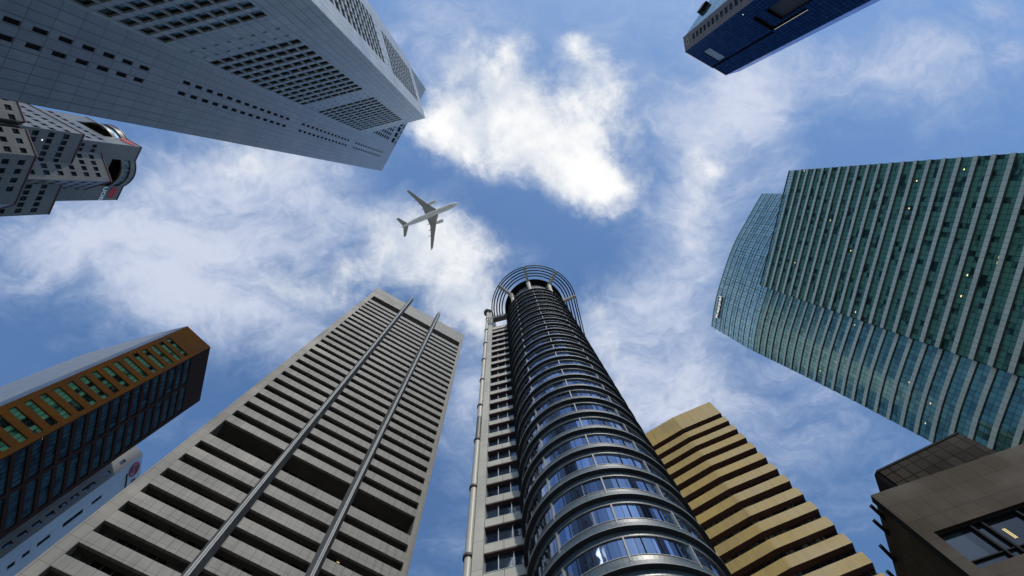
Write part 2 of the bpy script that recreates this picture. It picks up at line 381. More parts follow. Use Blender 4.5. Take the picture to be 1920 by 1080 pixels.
# ================================================================== grey banded tower
def grey_tower():
    f = Fr((-36.97, 28.89), (-10.58, 43.86)); L = f.L; H = 196.
    T = thing('office_tower', 'grey granite tower with dark horizontal slots and two pale pointed fins up its face', 'tower', f.xy(L / 2, -10))
    a, b = 1.24, L - .82
    tops = [48.23 - 3.75 * k for k in range(12, 0, -1)] + [48.23, 51.76, 55.43, 59.18, 63.0, 66.76, 70.7, 74.6]
    gaps = [(t - 1.83, t) for t in tops] + [(76.74, 81.57)]
    t = 85.5; ups = []
    for k in range(24):
        z = 85.45 + k * (176.0 - 85.45) / 23; ups.append((z - 1.95, z))
    gaps += ups + [(178.5, 184.0)]
    # body
    mb = MB(); dep = 22.
    mb.quad([f.P(0, -ZC), f.P(a, -ZC), f.P(a, H), f.P(0, H)], [(0, -ZC), (a, -ZC), (a, H), (0, H)])
    mb.quad([f.P(b, -ZC), f.P(L, -ZC), f.P(L, H), f.P(b, H)], [(b, -ZC), (L, -ZC), (L, H), (b, H)])
    mb.quad([f.P(a, 184.), f.P(b, 184.), f.P(b, H), f.P(a, H)], [(a, 184), (b, 184), (b, H), (a, H)])
    for x in (a, b):
        mb.quad([f.P(x, -ZC, 0), f.P(x, -ZC, -3), f.P(x, 184., -3), f.P(x, 184., 0)], [(0, -ZC), (3, -ZC), (3, 184), (0, 184)])
    mb.box(f, 0, L, -ZC, H, -.01, -dep, skip='f')
    mb.quad([f.P(a, 184., 0), f.P(b, 184., 0), f.P(b, 184., -3), f.P(a, 184., -3)])
    mb.build('wall', M['grey'], T)
    prev = -ZC
    rnd = random.Random(3)
    for i, (za, zb) in enumerate(gaps):
        if za - prev > .3:
            mb = MB(); d = 3.0 if (prev > 70 and prev < 82) or zb > 177 or (za > 76 and za < 77) else 1.5
            mb.box(f, a, b, prev, za, 0, -.35)
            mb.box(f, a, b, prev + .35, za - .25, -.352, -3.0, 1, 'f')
            mb.build('spandrel', [M['grey'], M['grey_in']], T)
        d = 2.6 if zb - za > 4 else 1.25
        mb = MB(); mb.quad([f.P(a, za - .3, -d), f.P(b, za - .3, -d), f.P(b, zb + .4, -d), f.P(a, zb + .4, -d)], [(a, za - .3), (b, za - .3), (b, zb + .4), (a, zb + .4)])
        k = 0; u = a + .7
        while u < b - .3:
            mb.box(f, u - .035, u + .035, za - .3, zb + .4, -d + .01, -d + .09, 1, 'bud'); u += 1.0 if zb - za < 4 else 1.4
        if 4 < zb - za and zb < 90:
            u = a + .5
            while u < b - .3: mb.box(f, u - .03, u + .03, za - .2, za + 1.5, -1.6, -1.54, 2); u += 1.05
        w = mb.build('window_band', [M['dark_glass'], M['grey_in'], M['rib']], T)
        if 50 < zb < 82 or zb in ():
            for _ in range(rnd.choice((0, 1, 1, 2))):
                u = rnd.uniform(a + 1, b - 2); mb = MB(); mb.box(f, u, u + rnd.choice((.25, .5, .9)), za + .28, za + .42, -d + .1, -d + .22)
                mb.build('light_fitting', M['yellow'], T)
        prev = zb
    # fins
    for uc in (10.47, 20.33):
        mb = MB(); zt = 203.5; z0 = -ZC
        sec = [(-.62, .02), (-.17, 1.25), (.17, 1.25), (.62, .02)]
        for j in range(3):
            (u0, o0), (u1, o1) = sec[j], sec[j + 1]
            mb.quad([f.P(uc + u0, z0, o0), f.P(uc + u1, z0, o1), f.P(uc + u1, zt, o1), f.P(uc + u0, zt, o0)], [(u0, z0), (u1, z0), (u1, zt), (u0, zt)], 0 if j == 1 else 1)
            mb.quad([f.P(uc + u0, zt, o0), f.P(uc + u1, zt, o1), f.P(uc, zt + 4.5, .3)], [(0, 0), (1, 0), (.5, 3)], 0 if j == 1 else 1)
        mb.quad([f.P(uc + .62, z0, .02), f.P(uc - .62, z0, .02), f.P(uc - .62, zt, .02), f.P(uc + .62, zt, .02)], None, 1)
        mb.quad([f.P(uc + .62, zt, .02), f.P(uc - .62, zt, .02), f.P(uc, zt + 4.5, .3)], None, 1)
        mb.box(f, uc - .035, uc + .035, z0, zt, 1.252, 1.28, 1, 'b')
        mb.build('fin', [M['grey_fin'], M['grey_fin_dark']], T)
grey_tower()

# ================================================================== round-fronted tower
def round_tower():
    al = R(-14); dd = Vector((math.cos(al), math.sin(al))); A = Vector((-1.22, 28.54)); f = Fr(A, A + dd * 16.7)
    Cx = Vector((8.56, 26.66)); T = thing('office_tower', 'slim tower with a ringed blue glass half cylinder front and a ring trellis crown', 'tower', f.xy(8, -10))
    ph0 = math.atan2(f.n.y, f.n.x)
    def cp(r, a, z): return (Cx.x + r * math.cos(ph0 + a), Cx.y + r * math.sin(ph0 + a), z + ZC)
    pit = 4.088; base = 36.2 - pit * 9; Ro, Rw = 6.71, 6.36; NA = 72; A0 = R(-93)
    def ring(mb, prof, mi=0, a0=A0, a1=-A0, n=NA, mis=None):
        for k in range(n):
            x0 = a0 + (a1 - a0) * k / n; x1 = a0 + (a1 - a0) * (k + 1) / n
            for j in range(len(prof) - 1):
                (r0, z0), (r1, z1) = prof[j], prof[j + 1]
                if abs(z1 - z0) > 1e-4: uv = [(x0 * Rw, z0), (x1 * Rw, z0), (x1 * Rw, z1), (x0 * Rw, z1)]
                else: uv = [(x0 * Rw, r0), (x1 * Rw, r0), (x1 * Rw, r1), (x0 * Rw, r1)]
                mb.quad([cp(r0, x0, z0), cp(r0, x1, z0), cp(r1, x1, z1), cp(r1, x0, z1)], uv, mi if mis is None else mis[j])
    W0 = -.92
    mb = MB(); ztop = 134.3
    mb.box(f, 0., 16.7, -ZC, ztop, -1.2, -22)                     # core behind the slots
    mb.box(f, W0, -.001, -ZC, 153., 0, -22)                      # edge wall
    mb.box(f, 3.9, 16.7, -ZC, ztop, -.02, -1.19)
    mb.build('wall', M['cream'], T)
    n = 25
    for k in range(n + 9):
        z = base + pit * k
        if z > 134.5: break
        last = z > 134
        # ledge ring
        mb = MB(); ring(mb, [(Rw, z), (Ro, z), (Ro, z + .05), (Ro - .03, z + .45), (Rw, z + .47)], mis=[0, 1, 2, 2]); mb.build('ledge', [M['ledge'], M['trim'], M['slate']], T)
        if not last:
            mb = MB(); ring(mb, [(Rw, z + .4), (Rw, z + 1.43)]); mb.build('spandrel', M['slate'], T); mb = MB(); ring(mb, [(Rw, z + 3.5), (Rw, z + pit)]); mb.build('spandrel', M['slate'], T)
            mb = MB(); ring(mb, [(Rw - .06, z + 1.43), (Rw - .06, z + 3.5)]); ring(mb, [(Rw - .06, z + 1.43), (Rw + .03, z + 1.43), (Rw + .03, z + 1.50), (Rw - .05, z + 1.50)], 1); ring(mb, [(Rw - .05, z + 3.45), (Rw + .025, z + 3.45), (Rw + .025, z + 3.5), (Rw - .06, z + 3.5)], 1)
            for j in range(-9, 10):
                a = R(3.65 + 9.36 * j); wide = j % 4 == 0
                if abs(a) > R(88): continue
                w = .11 if wide else .03; pr = .07 if wide else .02; h0 = .9 if wide else 1.5
                da = w / Rw / 2
                for (p, q) in (((Rw - .07, a - da), (Rw + pr, a - da)), ((Rw + pr, a - da), (Rw + pr, a + da)), ((Rw + pr, a + da), (Rw - .07, a + da))):
                    mb.quad([cp(p[0], p[1], z + h0), cp(q[0], q[1], z + h0), cp(q[0], q[1], z + 3.5), cp(p[0], p[1], z + 3.5)], None, 1 if wide else 2)
            mb.build('window_band', [M['round_glass'], M['trim'], M['blk']], T)
        # slab side bands
        zb = z + 3.0 if False else z - .02 - .9 + 0.0
        zb = 47.6 + pit * (k - 12) + 0.0
        if zb < 131:
            mb = MB(); mb.box(f, .002, 3.95, zb, zb + 1.22, 0, -1.19, 0); mb.build('spandrel', M['cream'], T); mb = MB(); mb.box(f, .002, 3.95, zb - .16, zb - .002, -.02, -1.18); mb.build('soffit', M['soffit'], T)
            mb = MB(); o = -.42; z2 = zb + pit
            mb.quad([f.P(.002, zb + 1.22, o), f.P(3.95, zb + 1.22, o), f.P(3.95, z2, o), f.P(.002, z2, o)], [(.0, zb), (3.95, zb), (3.95, z2), (0, z2)])
            mb.box(f, .003, 3.94, zb + 1.225, zb + 1.6, o + .02, o + .2, 1); mb.box(f, .003, 3.94, zb + 1.6, zb + 1.66, o + .02, o + .24, 2)
            for u in (1.15, 2.4, 3.62): mb.box(f, u - .03, u + .03, zb + 1.66, z2 - .02, o + .02, o + .1, 2)
            mb.build('window_band', [M['slab_glass'], M['slate'], M['rib']], T)
    mb = MB(); mb.box(f, .002, 3.95, 132.3, 134.6, 0, -1.19); mb.build('parapet', M['cream'], T)
    # top: drum, roof, cap
    mb = MB(); ring(mb, [(0.01, 134.75), (Rw, 134.75)], 0, -math.pi, math.pi, 48)
    ring(mb, [(5.5, 134.7), (5.5, 147.)], 1, -math.pi, math.pi, 48); mb.build('drum', [M['blk'], panel('pale_drum_panel', (.30, .30, .29), .5, 1.1, 2.4, .12, .2, .3)], T, smooth=False)
    mb = MB(); ring(mb, [(0.01, 147.), (6.85, 147.), (6.85, 147.8), (0.01, 148.1)], 0, -math.pi, math.pi, 64, mis=[0, 1, 0]); ring(mb, [(6.85, 146.9), (6.93, 146.9), (6.93, 147.05), (6.85, 147.05)], 2, -math.pi, math.pi, 64)
    mb.build('roof_cap', [M['blk'], M['ledge'], M['trim']], T)
    arms = [R(-.6), R(-44.2), R(43.8), R(88)]
    for a in arms:
        mb = MB()
        pts = [cp(6.15, a, 134.6), cp(6.2, a, 141.), cp(6.4, a, 145.3)]
        mb.tube(pts, [.42, .42, .55], 12)
        for s_ in (-1, 1):
            pass
        da = .0
        t_ = Vector((-math.sin(ph0 + a), math.cos(ph0 + a), 0)) * .27
        def q(r, z, s_): v = Vector(cp(r, a, z)) + t_ * s_; return tuple(v)
        sec = [(5.6, 145.2), (6.95, 145.2), (10.15, 147.3), (10.15, 148.0), (5.6, 147.6)]
        mb.quad([q(r, z, 1) for r, z in sec]); mb.quad([q(r, z, -1) for r, z in reversed(sec)])
        for j in range(5):
            (r0, z0), (r1, z1) = sec[j], sec[(j + 1) % 5]; mb.quad([q(r0, z0, -1), q(r1, z1, -1), q(r1, z1, 1), q(r0, z0, 1)])
        mb.build('arm', M['cream'], T)
    bk = -f.n
    for r in (9.98, 9.5, 8.85, 8.22, 7.6):
        path = [cp(r, R(-90) + R(180) * k / 60, 147.9) for k in range(61)]
        e = path[-1]; path.append((e[0] + bk.x * 12, e[1] + bk.y * 12, e[2]))
        mb = MB(); mb.tube(path, .15 if r < 9.6 else .12, 8); mb.build('trellis_ring', M['ledge'], T, smooth=True)
    mb = MB(); e = cp(7.3, R(90), 147.9); e2 = cp(10.1, R(90), 147.9); o_ = bk * 9.
    mb.tube([(e[0] + o_.x, e[1] + o_.y, e[2] - .3), (e2[0] + o_.x, e2[1] + o_.y, e2[2] - .3)], .14); mb.build('cross_bar', M['blk'], T)
    mb = MB(); mb.box(f, .0, 3.6, 145.4, 147.7, -.1, -1.2); mb.build('beam', plain('grey_beam', (.15, .145, .14), .6), T)
    mb = MB(); x = f.xy(-1.33, -.25); mb.tube([(x[0], x[1], 0), (x[0], x[1], 154.5 + ZC)], .34, 16, cap=False); p = mb.build('column', M['cream'], T, smooth=True)
    for k in range(12):
        z = 146.3 - 12.3 * k; mb = MB(); mb.tube([(x[0], x[1], z + ZC - .2), (x[0], x[1], z + ZC + .15)], .47, 20); mb.build('collar', M['soffit'], sub(p, T))
    mb = MB(); zz = 154.6 + ZC; mb.tube([(x[0], x[1], zz - .5 + .18 * i) for i in range(9)], [.4, .75, .95, 1.03, 1.05, 1.0, .85, .6, .2], 20); mb.build('finial', plain('grey_finial', (.17, .165, .16), .5), T, smooth=True)
round_tower()

# ================================================================== gold tower
def gold_tower():
    V0, V1, V2 = Vector((28.72, 46.47)), Vector((34.02, 43.20)), Vector((41.04, 40.12))
    T = thing('office_tower', 'gold stone tower of stacked bands on a bent front, right of the ringed round tower', 'tower', (38, 50))
    Vm = V0 + (V0 - V1).normalized() * 7; f1 = Fr(Vm, V1); f2 = Fr(V1, V2)
    dep = Vector((.40, .916)) * 22
    def plan(o):
        # front line pushed in by o
        a = f1.xy(0, -o); m = Vector(V1) - (f1.n + f2.n).normalized() * o; c = Vector(f2.xy(f2.L - o * .12, -o))
        return [Vector(a), m, c, c + dep, Vector(a) + dep * .9]
    H = 118.9
    def front(mb, o, z0, z1, mi=0):
        p = plan(o); n = len(p); L = 0
        for i in range(n):
            a, b = p[i], p[(i + 1) % n]; d = (b - a).length
            mb.quad([(a.x, a.y, z0 + ZC), (b.x, b.y, z0 + ZC), (b.x, b.y, z1 + ZC), (a.x, a.y, z1 + ZC)], [(L, z0), (L + d, z0), (L + d, z1), (L, z1)], mi); L += d
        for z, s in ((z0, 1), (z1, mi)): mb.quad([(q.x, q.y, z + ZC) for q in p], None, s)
    k = 0; zb = 112.6; prev = H
    while prev > 4:
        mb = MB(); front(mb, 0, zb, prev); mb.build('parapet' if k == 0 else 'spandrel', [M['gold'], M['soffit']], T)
        zt = zb - 1.9
        mb = MB(); front(mb, .95, zt + .004, zb - .004, 0)
        for fr, LL in ((f1, f1.L), (f2, f2.L)):
            u = .4
            while u < LL - .3:
                mb.box(fr, u - .05, u + .05, zt, zb, -.94, -.76, 1, 'bud'); u += .85
        mb.build('window_band', [M['dark_glass'], M['blk']], T)
        if k in (8, 10, 11, 12):
            mb = MB(); u = [0, 0, 0, 0, 0, 0, 0, 0, 2.2, 0, 4.4, 1.1, 5.][k]; mb.box(f2, u, u + .3, zt + .12, zt + .75, -.80, -.64); mb.build('light_fitting', M['cool'], T)
        prev = zt; zb -= 4.03; k += 1
gold_tower()

# ================================================================== green glass tower
def green_tower():
    A1, A0 = Vector((77.53, 26.90)), Vector((84.07, -6.37)); f = Fr(A1, A0); H = 185.
    T = thing('office_tower', 'green glass tower with grey floor fins and a curved clear glass sail on its roof', 'tower', (95, 20))
    bk = -f.n
    pit = 4.1; z0s = 95.4
    n0 = -23
    mb = MB(); mb.prism([f.xy(0, -1.4), f.xy(f.L, -1.4), f.xy(f.L, -28), f.xy(0, -28)], -ZC, 181.2); mb.build('core', M['green_soffit'], T)
    # end walls, in glass too
    k = n0
    while True:
        z = z0s + pit * k
        if z > 183: break
        if z > -1:
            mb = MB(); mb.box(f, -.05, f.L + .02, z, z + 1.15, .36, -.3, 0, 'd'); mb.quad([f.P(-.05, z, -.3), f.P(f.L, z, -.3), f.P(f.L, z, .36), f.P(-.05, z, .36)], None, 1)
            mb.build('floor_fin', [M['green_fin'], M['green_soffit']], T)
            zt = z + pit; top = z + pit > 182
            if not top:
                mb = MB(); mb.quad([f.P(0, z + 1.15, 0), f.P(f.L, z + 1.15, 0), f.P(f.L, zt, 0), f.P(0, zt, 0)], [(0, 0 + k * 2.96), (f.L, k * 2.96), (f.L, k * 2.96 + 2.96), (0, k * 2.96 + 2.96)])
                for a, b in ((0, -28), (f.L, -28)):
                    mb.quad([f.P(a, z, 0), f.P(a, z, b), f.P(a, zt, b), f.P(a, zt, 0)], [(0, k * 2.96), (28, k * 2.96), (28, k * 2.96 + 2.96), (0, k * 2.96 + 2.96)])
                mb.build('window_band', M['green'], T)
        k += 1
    mb = MB()
    for za, zb in ((181.2 - .2, 185.),):
        mb.quad([f.P(0, za, .3), f.P(f.L, za, .3), f.P(f.L, zb, .3), f.P(0, zb, .3)], [(0, za), (f.L, za), (f.L, zb), (0, zb)])
    u = 0
    while u <= f.L:
        mb.box(f, u - .04, u + .04, 181., 185., .22, .1, 1); u += .92
    mb.box(f, 0, f.L, 184.8, 185., .45, .1, 1); mb.build('parapet_screen', [M['screen'], M['screen_frame']], T)
    # ---- curved block and sail
    cur = [Vector(p) for p in ((91.6, -2.0), (90.10, .18), (87.5, 4.8), (85.22, 9.38), (82.8, 13.9), (80.85, 18.25), (79.35, 22.9), (78.1, 27.4), (77.0, 31.6), (76.05, 35.6), (75.4, 39.6), (75.05, 42.9), (74.88, 46.35))]
    def end(z):
        for (a, ya), (b, yb) in (((104, 42.7), (129, 43.4)), ((129, 43.4), (152, 44.4)), ((152, 44.4), (184, 46.0)), ((184, 46.0), (218, 46.3))):
            if z <= a: return ya
            if z <= b: return ya + (yb - ya) * (z - a) / (b - a)
        return 46.3
    def cs(y):
        for i in range(1, len(cur)):
            if y <= cur[i].y or i == len(cur) - 1:
                a, b = cur[i - 1], cur[i]; t = (y - a.y) / (b.y - a.y); p = a + (b - a) * t
                # smooth
                return p
    NS = 48
    def pts(z, y0, o=0.):
        ye = end(z); r = []; s = 0; last = None
        base = [cs(y0 + (ye - y0) * i / NS) for i in range(NS + 1)]
        for it in range(3): base = [base[0]] + [(base[i - 1] + base[i] * 2 + base[i + 1]) / 4 for i in range(1, NS)] + [base[-1]]
        for i, p in enumerate(base):
            a = base[max(0, i - 1)]; b = base[min(NS, i + 1)]; d = (b - a).normalized(); n = Vector((-d.y, d.x));
            if n.x > 0: n = -n
            if last is not None: s += (p - last).length
            last = p; r.append((p + n * o, s))
        return r
    def strip(mb, z0, z1, y0, o0, o1, mi, v0=None, v1=None):
        a = pts(z0, y0, o0); b = pts(z1, y0, o1)
        v0 = z0 if v0 is None else v0; v1 = z1 if v1 is None else v1
        for i in range(NS):
            mb.quad([(a[i][0].x, a[i][0].y, z0 + ZC), (a[i + 1][0].x, a[i + 1][0].y, z0 + ZC), (b[i + 1][0].x, b[i + 1][0].y, z1 + ZC), (b[i][0].x, b[i][0].y, z1 + ZC)],
                    [(a[i][1], v0), (a[i + 1][1], v0), (b[i + 1][1], v1), (b[i][1], v1)], mi)
    k = n0
    while True:
        z = z0s + pit * k
        if z > 217: break
        if z > -1:
            y0 = 27.2 if z < 181 else .18
            sail = z > 181; h = 1.1 if z < 150 else (.85 if z < 181 else .4); pr = .22 if not sail else .15
            mb = MB()
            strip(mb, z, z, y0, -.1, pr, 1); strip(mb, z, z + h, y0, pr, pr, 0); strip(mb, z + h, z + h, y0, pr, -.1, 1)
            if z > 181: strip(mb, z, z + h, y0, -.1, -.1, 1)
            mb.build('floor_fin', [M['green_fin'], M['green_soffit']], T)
            zt = min(z + pit, 218.)
            if not sail:
                mb = MB(); strip(mb, z + h, zt, y0, 0, 0, 0, k * 2.96, k * 2.96 + 2.96)
                e = pts(z, y0)[-1][0]; e2 = pts(zt, y0)[-1][0]
                mb.quad([(e.x, e.y, z + ZC), (e.x + 24, e.y - 4, z + ZC), (e2.x + 24, e2.y - 4, zt + ZC), (e2.x, e2.y, zt + ZC)], [(0, k * 2.96), (24, k * 2.96), (24, k * 2.96 + 2.96), (0, k * 2.96 + 2.96)])
                mb.build('window_band', M['green_b'], T)
            else:
                mb = MB(); strip(mb, z + h, zt, y0, 0, 0, 0, k * 2.96, k * 2.96 + 2.96)
                mb.build('sail_pane', M['screen'], T)
        k += 1
    # sail frame
    for j in range(0, 25):
        mb = MB(); y = .3 + j * 1.9
        P_ = []
        for z in (181., 190, 200, 209, 218):
            yy = min(y, end(z) - .1); p = cs(yy); P_.append((p.x + .45, p.y, z + ZC))
        mb.tube(P_, .085, 6); mb.build('mullion', M['screen_frame'], T)
    mb = MB(); t = pts(218., .18, .05); mb.tube([(p.x, p.y, 218 + ZC) for p, s in t], .22, 6); mb.build('sail_rail', M['green_fin'], T)
    for i in range(4):
        z = 186 + i * 8.; mb = MB(); t = pts(z, .18, -.9); mb.tube([(p.x, p.y, z + ZC) for p, s in t], .14, 6)
        t2 = pts(z + 4, .18, -.2)
        for q in range(0, NS, 4): mb.tube([(t[q][0].x, t[q][0].y, z + ZC), (t2[q + 2][0].x, t2[q + 2][0].y, z + 4 + ZC)], .07, 5); mb.tube([(t2[q + 2][0].x, t2[q + 2][0].y, z + 4 + ZC), (t[q + 4][0].x, t[q + 4][0].y, z + ZC)], .07, 5)
        mb.build('brace', M['screen_frame'], T)
    # roofs and plant room inside the sail
    mb = MB(); pp = [p for p, s in pts(180.5, 10., -.6)]; pl = [(p.x, p.y) for p in pp] + [(104, 42), (108, 12)]
    mb.quad([(x, y, 181.0 + ZC) for x, y in pl]); mb.build('roof', M['green_soffit'], T)
    mb = MB(); mb.prism([(88.5, 11.5), (84.6, 19), (83., 25.5), (104, 28), (108, 14)], 181.1, 198.); mb.build('plant_room', M['green_b'], T)
    mb = MB(); mb.prism([(79.2, 27.2), (77.2, 35.6), (76.4, 42.), (98, 39), (100, 24)], -ZC, 180.9); mb.build('core', M['green_soffit'], T)
    # sign
    g = Fr((78.19, 27.18), (74.88, 46.35))
    a, b = cs(35.5), cs(41.5); gs = Fr(a, b)
    mb = MB(); mb.box(gs, -.7, gs.L + .6, 211.1, 214.3, .62, .3); p = mb.build('sign_board', M['sign_dark'], T)
    lettering(T, 'Keppel', gs, gs.L / 2 - .05, 212.85, 2.75, M['sign_glow'], .68, .06, bold=.03, parent=p)
green_tower()

# ================================================================== white panelled tower
def white_tower():
    P0, P1, P2 = Vector((-44.71, -19.07)), Vector((-23.79, -24.46)), Vector((-28.63, -42.21))
    Q0, QR = Vector((-49.68, -9.34)), Vector((-30.05, -43.31)); H2, H1 = 218., 280.
    T = thing('office_tower', 'white panelled tower with sharp prism corner and grids of deep square windows', 'tower', (-42, -30))
    fW, fE, fF = Fr(P0, P1), Fr(P1, P2), Fr(Q0, QR)
    blocks = [(41.2, 12), (101.0, 12), (160.2, 12)]
    colsW = [(1.27 + 1.78 * i, 1.27 + 1.78 * i + 1.55) for i in range(8)]; colsE = [(4.05 + 1.78 * i, 4.05 + 1.78 * i + 1.55) for i in range(6)]
    for fr, cols in ((fW, colsW), (fE, colsE)):
        wins = []; vents = []
        for zb, n in blocks:
            for r in range(n):
                for c in cols: wins.append((c[0], c[1], zb + 4.06 * r, zb + 4.06 * r + 2.62))
        for z in (94.2, 98.2, 153.3, 157.3, 212.6, 34, 38):
            for c in cols:
                m_ = (c[0] + c[1]) / 2; vents.append((m_ - .3, m_ + .3, z, z + .55))
        mb = MB(); wall(mb, fr, 0, fr.L, -ZC, H2, wins + vents, .38)
        # twin pale ribs between the columns of each block
        for zb, n in blocks:
            for i in range(len(cols) - 1):
                u = (cols[i][1] + cols[i + 1][0]) / 2; mb.box(fr, u - .035, u + .035, zb - .2, zb + 4.06 * n, .002, .10, 1, 'b')
        mb.build('wall', [M['white_panel'], M['rib']], T)
        windows(T, fr, wins, M['win'], M['win_frame'], .36, .05, 100, hb=0)
        windows(T, fr, vents, M['blk'], M['blk'], .34, 0, 100, name='vent')
    mb = MB()
    mb.quad([(p.x, p.y, H2 + ZC - .01) for p in (P0, P1, P2)]); mb.build('roof', M['white_panel'], T)
    # rear tower
    wins = []; pairs = []
    for zb in (40.5, 97.8, 155.2, 212.6):
        for r in range(13):
            for u in (5.76, 7.5):
                if zb + 3.82 * r + 2.25 < zb + 48.2: pairs.append((u, u + .52, zb + 3.82 * r, zb + 3.82 * r + 2.2))
    for r in range(12):
        for i in range(13): wins.append((13.2 + 1.78 * i, 14.45 + 1.78 * i, 212.4 + 4.06 * r, 212.4 + 4.06 * r + 2.6))
    big = [(13.0 + 2.5 * i, 14.9 + 2.5 * i, 266.2, 272.6) for i in range(9)] + [(12.6 + 2.5 * i, 14.2 + 2.5 * i, 275.4, 277.4) for i in range(9)]
    mb = MB(); wall(mb, fF, 0, fF.L, -ZC, H1, pairs + wins + big, .4); mb.build('wall', M['blue_panel'], T)
    mb = MB(); mb.box(fF, 0, fF.L, -ZC, H1, -.0, -25, 0, 'f'); mb.build('wall', M['blue_panel'], T)
    windows(T, fF, pairs, M['blk'], M['win_frame'], .2, 0, 190); T['nw'] = min(T['nw'], 190)
    windows(T, fF, wins + big, M['win'], M['win_frame'], .48, .05, 0)
    flush_rest(T)
white_tower()

# ================================================================== brown and orange tower
def orange_tower():
    a, b, c, d, a1 = Vector((-83.18, 35.26)), Vector((-77.49, 41.01)), Vector((-81.33, 55.97)), Vector((-110, 50)), Vector((-110.87, 42.66))
    H = 170.
    T = thing('office_tower', 'orange tiled tower with green lit windows and a dark brown side, at the left', 'tower', (-90, 46))
    fO, fD = Fr(a, b, (1, -1)), Fr(b, c, (1, 0)); 
    wO = [(1.02, 7.12, 157.3 - 3.72 * k, 159.2 - 3.72 * k) for k in range(42)]
    wD = []
    for k in range(41):
        for u in (.35, 7.8): wD.append((u, u + 6.75, 156.85 - 3.8 * k, 159.5 - 3.8 * k))
    mb = MB(); wall(mb, fO, 0, fO.L, -ZC, H, wO, .35, 0); mb.build('wall', M['orange'], T)
    mb = MB(); wall(mb, fD, 0, fD.L, -ZC, H, wD, .3, 0); mb.build('wall', M['brown'], T)
    windows(T, fO, wO, M['orange_glass'], M['win_frame'], .33, .06, 100, vb=6); windows(T, fD, wD, M['teal_glass'], M['win_frame'], .28, .06, 100, vb=6)
    flush_rest(T)
    mb = MB()
    arc = [a, Vector((-90.7, 36.95)), Vector((-97.9, 38.95)), Vector((-104.9, 41.0)), a1]
    s = 0
    for i in range(4):
        p, q = arc[i], arc[i + 1]; L = (q - p).length
        mb.quad([(p.x, p.y, 0), (q.x, q.y, 0), (q.x, q.y, H + ZC), (p.x, p.y, H + ZC)], [(s, 0), (s + L, 0), (s + L, H), (s, H)]); s += L
    mb.build('ribbed_wall', M['silver'], T)
    mb = MB(); pl = arc + [d, c, b]
    mb.quad([(p.x, p.y, H + ZC) for p in pl], None, 0)
    for p, q in ((a1, d), (d, c)): mb.quad([(p.x, p.y, 0), (q.x, q.y, 0), (q.x, q.y, H + ZC), (p.x, p.y, H + ZC)])
    mb.build('roof', M['brown'], T)
orange_tower()

# ================================================================== white bank block
def bank_block():
    w2 = Vector((-95.01, 69.01)); f1 = Fr(w2, w2 + Vector((-1.97, -2.56)).normalized() * 4.6, (1, -.6)); f2 = Fr(w2, w2 + Vector((-.21, .97)).normalized() * 11., (1, .2)); H = 165.
    T = thing('office_block', 'white block with a dark red round emblem near its roof, tucked behind the brown tower', 'building', (-100, 74))
    w = []; zs = []
    z = 156.0; w.append((1.0, 1.85, 156., 158.4)); z = 149.3
    for k in range(36):
        h = 4.4 if k == 1 else 2.5
        if k == 1: w.append((.9, 1.75, 141.2, 145.8))
        elif k == 0: w.append((.9, 1.75, 149.2, 151.8))
        else:
            zz = 141.2 - 4.02 * (k - 1)
            if zz > 2: w.append((.9, 1.75, zz, zz + 2.5))
    mb = MB(); wall(mb, f1, 0, f1.L, -ZC, H, w, .25); mb.build('wall', M['white'], T)
    windows(T, f1, w, M['uob_win'], M['win_frame'], .2, .05, 100, vb=1)
    w = [(2.95, 3.8, 117.4 - 4.02 * k, 119.5 - 4.02 * k) for k in range(28)] + [(2.95, 3.8, 121.4, 123.5), (2.95, 3.8, 125.6, 129.6), (2.9, 3.9, 133.5, 140.5), (2.95, 3.8, 143.6, 147.6)]
    mb = MB(); wall(mb, f2, 0, f2.L, -ZC, 157.9, w, .35); mb.quad([f2.P(0, 157.9), f2.P(11, 157.9), f2.P(11, H), f2.P(0, H)], [(0, 157.9), (11, 157.9), (11, H), (0, H)]); mb.box(f2, 2.62, 2.7, 0, 131, .02, -.05); mb.build('wall', M['white_blue'], T)
    windows(T, f2, w, M['uob_win'], M['win_frame'], .3, .05, 100, hb=1)
    mb = MB(); mb.prism([w2 + Vector((-.6, .1)), f1.xy(4.6, -.6), Vector(f1.xy(4.6)) + Vector((-8, 9)), Vector(f2.xy(11)) + Vector((-4, 0)), f2.xy(11, -.6)], -ZC, H - .05); mb.build('core', M['white'], T)
    mb = MB(); mb.box(f2, 2.4, 10.9, 157.75, 157.95, .3, .0); mb.build('ledge', M['sign_dark'], T)
    # emblem: ring, square frame and stem
    def disc(mb, r0, r1, o, n=40):
        for k in range(n):
            a, b = 2 * math.pi * k / n, 2 * math.pi * (k + 1) / n; X = .76
            P_ = lambda r, t, oo: f2.P(2.72 + r * X * math.cos(t), 161.2 + r * math.sin(t), oo)
            mb.quad([P_(r0, a, o), P_(r1, a, o), P_(r1, b, o), P_(r0, b, o)]); mb.quad([P_(r1, a, 0.), P_(r1, b, 0.), P_(r1, b, o), P_(r1, a, o)]); 
            if r0: mb.quad([P_(r0, a, 0.), P_(r0, b, 0.), P_(r0, b, o), P_(r0, a, o)])
    mb = MB(); disc(mb, 1.75, 2.4, .25)
    for (u0, u1, z0, z1) in ((2.0, 2.28, 160.3, 162.1), (3.16, 3.44, 160.3, 162.1), (2.0, 3.44, 161.82, 162.12), (2.0, 3.44, 160.3, 160.6), (2.60, 2.84, 162.1, 163.0), (2.60, 2.84, 159.4, 160.3)):
        mb.box(f2, u0, u1, z0, z1, .24, .0)
    mb.build('emblem', M['red'], T)
    lettering(T, '中国银行', f2, 5.2, 160.9, 3.6, M['sign_dark'], .15, .05, just='LEFT')
    flush_rest(T)
bank_block()

